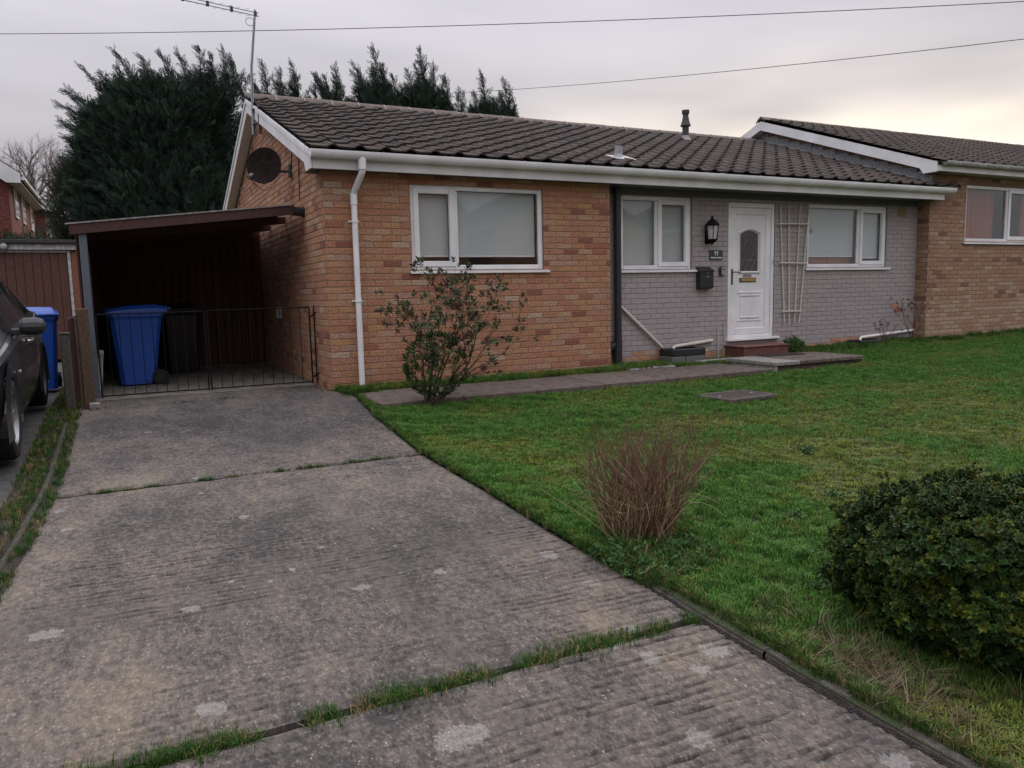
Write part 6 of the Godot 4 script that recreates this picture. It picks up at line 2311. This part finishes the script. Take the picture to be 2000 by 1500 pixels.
# ---------------------------------------------------------------- garden plants
func garden() -> void:
	# clipped evergreen shrub in the corner
	var s := thing("box_shrub", "rounded dense evergreen shrub at the lower right", "shrub", Vector3(0.95, lawn_y(0.95, 7.07) - 0.02, 7.07))
	var st := MB.new()
	for i in 9:
		var a := TAU * i / 9.0
		branch(st, Vector3(cos(a) * 0.04, 0, sin(a) * 0.04), Vector3(cos(a), 1.1, sin(a)), 0.26, 0.012, 2, [], 0.4, 3, 0.1)
	part("stems", st, M.bark, s)
	var ros := rosette_mesh(11, 0.020, 0.011, 0.25)
	var xf := []
	var cl := []
	var f := FastNoiseLite.new()
	f.seed = 77
	f.frequency = 2.2
	for i in 26000:
		var d := rdir()
		var lim := 1.0 + 0.24 * f.get_noise_3dv(d * 1.2) + 0.16 * f.get_noise_3dv(d * 3.0 + Vector3.ONE * 9.0)
		var r := lim * (1.0 - 0.38 * pow(rng.randf(), 2.2))
		var sq := pow(pow(absf(d.x), 2.35) + pow(absf(d.y), 2.35) + pow(absf(d.z), 2.35), -1.0 / 2.35)
		var p := Vector3(d.x * 0.515, d.y * 0.30, d.z * 0.53) * r * sq + Vector3(0, 0.30, 0)
		if p.y < 0.03:
			continue
		var tip := f.get_noise_3dv(p * 3.0 + Vector3(40, 0, 0))
		xf.append(aim(p, d * 0.9 + Vector3.UP * 0.45 + rdir() * 0.55, rf(0.8, 1.35), rf(0, TAU)))
		var c := green(0.029, 0.060, 0.015, 0.45)
		if r > lim * 0.93 and rng.randf() < 0.24 + tip * 0.8:
			c = green(0.085, 0.108, 0.016, 0.35)
		cl.append(c)
	for i in 70:  # young shoots standing out of the clipped outline
		var d := rdir()
		if d.y < -0.1: continue
		var sq := pow(pow(absf(d.x), 2.35) + pow(absf(d.y), 2.35) + pow(absf(d.z), 2.35), -1.0 / 2.35)
		var p := Vector3(d.x * 0.53, d.y * 0.30, d.z * 0.53) * sq * 0.98 + Vector3(0, 0.30, 0)
		var g := (d * 0.6 + Vector3.UP * 0.9 + rdir() * 0.4).normalized()
		var len := rf(0.04, 0.11)
		for q in 6:
			xf.append(aim(p + g * len * q / 5.0, g + rdir() * 0.5, rf(0.7, 1.1), rf(0, TAU)))
			cl.append(green(0.075, 0.10, 0.020, 0.4) if q > 2 else green(0.035, 0.065, 0.016, 0.4))
	multi("foliage", ros, M.box_leaf, s, xf, cl)

	# bare red stems with dead grass
	var dg := thing("bare_stem_clump", "clump of bare reddish stems standing in the lawn by the drive", "shrub", Vector3(0.36, lawn_y(0.36, 5.5) - 0.01, 5.5))
	var sm := MB.new()
	for i in 180:
		var a := rf(0, TAU)
		var r := sqrt(rng.randf()) * 0.17
		var base := Vector3(cos(a) * r, 0, sin(a) * r)
		var lean := Vector3(cos(a), 0, sin(a)) * (r * 2.7 + rf(-0.14, 0.14)) + Vector3(rf(-0.1, 0.1), 0, rf(-0.1, 0.1))
		branch(sm, base, Vector3.UP + lean, rf(0.26, 0.40), rf(0.0024, 0.0042), 1 if rng.randf() < 0.75 else 2, [], 0.22, 2, 0.25)
	part("stems", sm, M.twig_red, dg)
	var dr := MB.new()
	for i in 240:
		var a := rf(0, TAU)
		var r := sqrt(rng.randf()) * 0.21
		var p := Vector3(cos(a) * r, 0.0, sin(a) * r)
		var d := (Vector3.UP * rf(0.6, 1.4) + rdir() * 0.5).normalized()
		var l := rf(0.2, 0.62)
		var q := p + d * l * 0.5
		var e := q + (d + Vector3(rf(-0.6, 0.6), rf(-0.7, 0.1), rf(-0.6, 0.6))).normalized() * l * 0.5
		dr.tube([p, q, e], [0.0022, 0.0018, 0.0008], 3, false)
	part("dead_stalks", dr, M.twig_tan, dg)

	# leggy shrub before the brick wall
	var lg := thing("leggy_shrub", "straggly grey green shrub growing in front of the brick wall", "shrub", Vector3(0.62, lawn_y(0.62, 1.5) - 0.02, 1.5))
	var bm := MB.new()
	var ends := []
	var dirs := [[Vector3(0.22, 1, 0.0), 0.60], [Vector3(0.38, 1, -0.1), 0.60], [Vector3(0.02, 1, 0.1), 0.52], [Vector3(0.70, 0.95, 0.05), 0.60], [Vector3(1.05, 0.85, -0.05), 0.62], [Vector3(-0.05, 1, -0.05), 0.36], [Vector3(0.25, 1, 0.3), 0.46], [Vector3(0.15, 1, -0.25), 0.58], [Vector3(0.85, 0.8, 0.2), 0.46], [Vector3(0.26, 1.0, -0.1), 0.64], [Vector3(-0.15, 0.8, 0.2), 0.30], [Vector3(0.5, 0.6, 0.2), 0.34], [Vector3(1.2, 0.95, 0.1), 0.55], [Vector3(0.12, 1.0, 0.15), 0.5]]
	for k in dirs:
		branch(bm, Vector3(rf(-0.05, 0.05), 0, rf(-0.05, 0.05)), k[0], k[1], 0.013, 3, ends, 0.28, 2, 0.10)
	part("branches", bm, M.bark, lg)
	var lv := rosette_mesh(8, 0.062, 0.024, 0.35)
	xf = []
	cl = []
	for e in ends:
		if e[2] > 2:
			continue
		var n := 3 if e[2] == 0 else 2
		for i in n:
			if rng.randf() < (0.85 if e[2] == 0 else 0.7):
				xf.append(aim(e[0] + rdir() * 0.035 - e[1] * rf(0, 0.06), e[1] + rdir() * 0.5, rf(0.6, 1.1), rf(0, TAU)))
				cl.append(green(0.062, 0.088, 0.042, 0.35) if rng.randf() < 0.68 else green(0.085, 0.04, 0.035, 0.3))
	for i in 230:
		var d := rdir()
		xf.append(aim(Vector3(0.10 + d.x * 0.30, 0.44 + d.y * 0.30, d.z * 0.22), d + Vector3.UP, rf(0.6, 1.05), rf(0, TAU)))
		cl.append(green(0.055, 0.085, 0.03, 0.35))
	multi("foliage", lv, M.shrub_leaf, lg, xf, cl)

	# small rose at the right corner and a sparse one left of it
	for k in [["thin reddish rose bush in the corner at the right end of the wall", Vector3(10.0, 0.08, 0.15), 0.30, 7, 0.55], ["low bare twiggy plant over the white pipe", Vector3(9.15, 0.08, 0.25), 0.17, 5, 0.2]]:
		var o := thing("rose_bush", k[0], "shrub", k[1], 0.0, "thin bushes at the wall foot")
		var m := MB.new()
		var en := []
		for i in k[3]:
			var a: float = TAU * i / k[3]
			branch(m, Vector3.ZERO, Vector3(cos(a) * 0.45, 1, sin(a) * 0.25), k[2], 0.009, 3, en, 0.4, 2, 0.12)
		part("branches", m, M.twig_red, o)
		var x2 := []
		var c2 := []
		for e in en:
			if e[2] < 2 and rng.randf() < k[4]:
				x2.append(aim(e[0], e[1], rf(0.5, 0.8), rf(0, TAU)))
				c2.append(green(0.085, 0.04, 0.04, 0.3))
		multi("foliage", rosette_mesh(6, 0.05, 0.026, 0.3), M.shrub_leaf, o, x2, c2)
	# round green plant right of the step
	var rp := thing("green_plant", "small bushy bright green plant right of the red step", "plant", Vector3(7.32, 0.05, 0.02))
	var rm := MB.new()
	var x3 := []
	var c3 := []
	for i in 14:
		var a := TAU * i / 14.0
		rm.tube([Vector3.ZERO, Vector3(cos(a) * 0.12, rf(0.1, 0.22), sin(a) * 0.10)], 0.004, 4, false)
	part("stems", rm, M.twig_tan, rp)
	for i in 420:
		var d := rdir()
		d.y = absf(d.y)
		x3.append(aim(Vector3(d.x * 0.20, 0.02 + d.y * 0.20, d.z * 0.16) * rf(0.5, 1.0), d + Vector3.UP * 0.5, rf(0.6, 1.1), rf(0, TAU)))
		c3.append(green(0.045, 0.10, 0.022, 0.35))
	multi("foliage", rosette_mesh(6, 0.04, 0.012, 0.5), M.shrub_leaf, rp, x3, c3)


# ---------------------------------------------------------------- grass and weeds
func blocked(x: float, z: float) -> bool:
	if x > 0.16 and x < 5.52 and z > 0.35 and z < 1.41: return true
	if x > 5.5 and x < 7.24 and z > 0.45 and z < 1.44: return true
	if x > 6.05 and x < 7.08 and z < 0.30: return true
	if x < 3.9 and z < 0.02: return true
	if x > 10.5 and z < 0.02: return true
	if z < ZG + 0.02: return true
	if absf(x - 3.84) < 0.34 and absf(z - 2.50) < 0.25: return true
	if x > 4.84 and x < 5.48 and z < 0.14: return true
	return x < drive_right(z) + (0.07 if z > 5.85 else 0.0)


func grass() -> void:
	var f := FastNoiseLite.new()
	f.seed = 91
	f.frequency = 1.0
	f.fractal_octaves = 4
	var lawn_tufts := [tuft_mesh(9, 0.050, 0.0034, 0.022), tuft_mesh(8, 0.062, 0.0034, 0.022), tuft_mesh(10, 0.040, 0.0036, 0.026)]
	var xf := [[], [], []]
	var cl := [[], [], []]
	var total := 0
	while total < 235000:
		# denser towards the drive end of the garden
		var z := 10.0 - 10.2 * pow(rng.randf(), 0.85)
		var x := -0.1 + 17.0 * pow(rng.randf(), 1.75)
		if blocked(x, z):
			total += 1
			continue
		total += 1
		var n := f.get_noise_2d(x * 0.55, z * 0.8)
		var n2 := f.get_noise_2d(x * 3.1 + 40.0, z * 3.1)
		var n3 := f.get_noise_2d(x * 9.0, z * 9.0 + 80.0)
		var moss := smoothstep(0.05, 0.6, n * 0.9 + n2 * 0.55 + 0.26 - 0.30 * exp(-pow((z - 1.8) / 1.1, 2.0)) - 0.45 * exp(-(pow((x - 0.5) / 1.0, 2.0) + pow((z - 5.0) / 2.0, 2.0))) + 0.18 * exp(-(pow((x - 4.0) / 2.6, 2.0) + pow((z - 4.3) / 1.6, 2.0))))
		var c := Color(0.084, 0.186, 0.036).lerp(Color(0.165, 0.192, 0.040), moss)
		c = c.lerp(Color(0.040, 0.098, 0.024), clampf(n3 * 1.4 + n2 * 0.8, 0.0, 0.7))
		var dry := exp(-(pow((x - 0.24) / 0.22, 2.0) + pow((z - 7.05) / 0.45, 2.0)))
		if rng.randf() < 0.022 + 0.5 * dry:
			c = Color(0.15, 0.115, 0.06)
		if f.get_noise_2d(x * 1.7 + 200.0, z * 1.7) > 0.42 and rng.randf() < 0.4:
			c = c.lerp(Color(0.19, 0.15, 0.075), rf(0.3, 0.9))
		var k := 1.0 + rf(-0.28, 0.28)
		var tall := 1.0 - 0.45 * moss + 0.8 * clampf(n2, -0.4, 0.6)
		if z < 0.34 and x < 5.0: tall = 1.5
		var i := rng.randi() % 3
		xf[i].append(Transform3D(Basis(Vector3.UP, rf(0, TAU)).scaled(Vector3(1.15, tall, 1.15) * rf(0.75, 1.25)), Vector3(x, lawn_y(x, z) - 0.004, z)))
		cl[i].append(c * k)
	for i in 3:
		var o := multi("lawn_grass", lawn_tufts[i], M.grass, null, xf[i], cl[i])
		tag(o, ["short green lawn grass with mossy yellow patches", "longer lawn grass mixed through the lawn", "low tangled lawn grass between the longer blades"][i], "grass", "", "stuff")

	# longer grass: joints of the drive, verge, wall foot
	var long := tuft_mesh(12, 0.085, 0.0036, 0.028)
	var x2 := []
	var c2 := []
	var put := func(x: float, y: float, z: float, s: float, dryness: float) -> void:
		x2.append(Transform3D(Basis(Vector3.UP, rf(0, TAU)).scaled(Vector3.ONE * s), Vector3(x, y, z)))
		var c := Color(0.05, 0.108, 0.022).lerp(Color(0.032, 0.075, 0.018), rng.randf())
		if rng.randf() < dryness:
			c = Color(0.23, 0.17, 0.085)
		c2.append(c * (1.0 + rf(-0.25, 0.25)))
	for i in 1500:  # near joint
		var x := rf(-2.6, 0.0)
		var d := f.get_noise_1d(x * 2.6 + 3.0) + 0.42
		if x > -1.82 and x < -1.66: d = -0.2
		if rng.randf() < d * 1.6:
			put.call(x, drive_y(6.41) - 0.028, 6.407 + rng.randfn(0.0, 0.022 + 0.03 * maxf(d, 0)), rf(0.5, 0.95), 0.16)
	for i in 26:
		put.call(rf(-1.66, -1.30), drive_y(6.41) - 0.035, 6.43 + rf(-0.02, 0.05), rf(0.6, 0.95), 0.75)
	for i in 900:  # far joint
		var x := rf(-2.6, -0.05)
		var d := f.get_noise_1d(x * 3.3 + 60.0) + 0.10
		if rng.randf() < d * 1.5:
			put.call(x, drive_y(3.21) - 0.026, 3.212 + rng.randfn(0.0, 0.018), rf(0.35, 0.8), 0.12)
	for i in 9000:  # verge on the left
		var z := rf(-3.5, 9.4)
		var x := drive_left(z) + rf(-0.27, 0.03)
		if absf(x - drive_left(z) + 0.075) < 0.028 and z > 0.6: continue
		if rng.randf() < 0.6 + f.get_noise_2d(x * 6.0, z * 1.7) * 1.3:
			put.call(x, drive_y(z) - 0.008, z, rf(0.3, 0.85), 0.22)
	for i in 1500:  # along the drive's lawn edge
		var z := rf(0.3, 6.2)
		put.call(drive_right(z) + rng.randfn(0.03, 0.025), drive_y(z) - 0.004, z, rf(0.45, 0.95), 0.15)
	for i in 1900:  # wall foot behind the path
		var x := rf(0.42, 4.9)
		var d := f.get_noise_1d(x * 3.0 + 20.0) + 0.22
		if rng.randf() < d * 1.8:
			put.call(x, -0.02, rf(0.02, 0.36), rf(0.8, 1.5), 0.06)
	for i in 1500:  # foot of the painted wall and the neighbour's wall
		var x := rf(7.1, 14.0)
		if rng.randf() < 0.4 + f.get_noise_1d(x * 2.0 + 7.0):
			put.call(x, lawn_y(x, 0.1) - 0.01, rf(-0.2 if x < 10.5 else 0.02, 0.5), rf(0.8, 1.6), 0.06)
	for i in 500:  # before the gate
		var x := rf(-2.5, 0.0)
		if rng.randf() < 0.25 + f.get_noise_1d(x * 4.0 + 33.0):
			put.call(x, -0.004, rf(-0.03, 0.02), rf(0.2, 0.5), 0.2)
	for i in 420:  # round the bare stems
		var a := rf(0, TAU)
		var r := sqrt(rng.randf())
		var x := 0.24 + cos(a) * r * 0.42
		var z := 5.76 + sin(a) * r * 0.36
		if x > drive_right(z) - 0.06:
			put.call(x, lawn_y(x, z) - 0.005, z, rf(0.6, 1.2), 0.08)
	for i in 1500:  # over the edging strip
		var z := rf(5.8, 9.2)
		put.call(drive_right(z) + 0.05 + absf(rng.randfn(0.0, 0.03)), drive_y(z) + 0.005, z, rf(0.35, 0.8), 0.25)
	for i in 200:
		put.call(rf(0.02, 0.4), 0.0, rf(0.05, 0.5), rf(0.5, 1.2), 0.05)
	var o := multi("long_grass", long, M.grass, null, x2, c2)
	tag(o, "longer grass and weeds in drive joints, verges and wall feet", "grass", "", "stuff")

	# broad weeds at the foot of the bare stems
	var wx := []
	var wc := []
	for i in 190:
		var a := rf(0, TAU)
		var r := sqrt(rng.randf())
		var x := 0.20 + cos(a) * r * 0.34
		var z := 5.80 + sin(a) * r * 0.30
		if x < drive_right(z) - 0.10: continue
		wx.append(aim(Vector3(x, lawn_y(x, z) + rf(0.0, 0.035), z), Vector3.UP + rdir() * 0.5, rf(0.3, 0.65), rf(0, TAU)))
		wc.append(green(0.05, 0.105, 0.032, 0.35))
	for k in [[0.9, 6.2], [1.3, 5.7], [0.7, 6.45], [1.9, 5.5], [2.6, 4.6]]:
		for i in 16:
			var x: float = k[0] + rng.randfn(0, 0.05)
			var z: float = k[1] + rng.randfn(0, 0.05)
			wx.append(aim(Vector3(x, lawn_y(x, z) + 0.01, z), Vector3.UP + rdir() * 0.6, rf(0.3, 0.7), rf(0, TAU)))
			wc.append(green(0.07, 0.13, 0.045, 0.3))
	var w := multi("weeds", rosette_mesh(6, 0.06, 0.030, 0.25), M.shrub_leaf, null, wx, wc)
	tag(w, "low broad leaved weeds around the bare reddish stems", "weeds", "", "stuff")
	# dead stalks under the shrub at the lower right
	var dx := []
	var dc := []
	var stalk := tuft_mesh(5, 0.2, 0.003, 0.03)
	for i in 110:
		var x := 0.12 + absf(rng.randfn(0, 0.2))
		var z := 7.08 + rng.randfn(0, 0.26)
		if x < drive_right(z) + 0.07: continue
		dx.append(Transform3D(Basis(Vector3.UP, rf(0, TAU)) * Basis(Vector3.RIGHT, rf(0.5, 1.35)) * Basis.from_scale(Vector3.ONE * rf(0.4, 1.0)), Vector3(x, lawn_y(x, z) + rf(0.0, 0.03), z)))
		dc.append(green(0.16, 0.125, 0.08, 0.4))
	var ds := multi("dead_grass", stalk, M.dry, null, dx, dc)
	tag(ds, "dead straw coloured stalks under the rounded shrub", "dead grass", "", "stuff")
	# tall pale blades standing out of the bare stems
	var pm := MB.new()
	for i in 14:
		var a := rf(0, TAU)
		var p := Vector3(0.36, lawn_y(0.36, 5.5), 5.5) + Vector3(cos(a), 0, sin(a)) * rf(0.05, 0.2)
		var d := Vector3(cos(a) * 0.5, 1.0, sin(a) * 0.5)
		var l := rf(0.5, 0.9)
		var arc := []
		var rad := []
		for k in 9:
			var u := k / 8.0
			arc.append(p + d * l * u * (1.0 - 0.25 * u) + Vector3(cos(a) * 0.3, -0.38, sin(a) * 0.3) * l * u * u * u)
			rad.append(lerpf(0.0022, 0.0007, u))
		pm.tube(arc, rad, 3, false)
	var pb := part("grass_blades", pm, mat("pale_blade", Color(0.24, 0.26, 0.12), 0.7))
	tag(pb, "long pale grass blades arching out of the bare reddish stems", "grass", "", "stuff")


func _ready() -> void:
	rng.seed = 20240611
	bumps.seed = 17
	bumps.frequency = 0.01
	tamp.seed = 23
	tamp.frequency = 1.0
	tamp.fractal_octaves = 3
	light_and_camera()
	make_materials()
	ground_and_drive()
	edging()
	bungalow()
	neighbour_bungalow()
	blinds()
	garage()
	far_buildings()
	carport()
	wall_things()
	gable_things()
	parked_car()
	wires()
	trees()
	garden()
	grass()
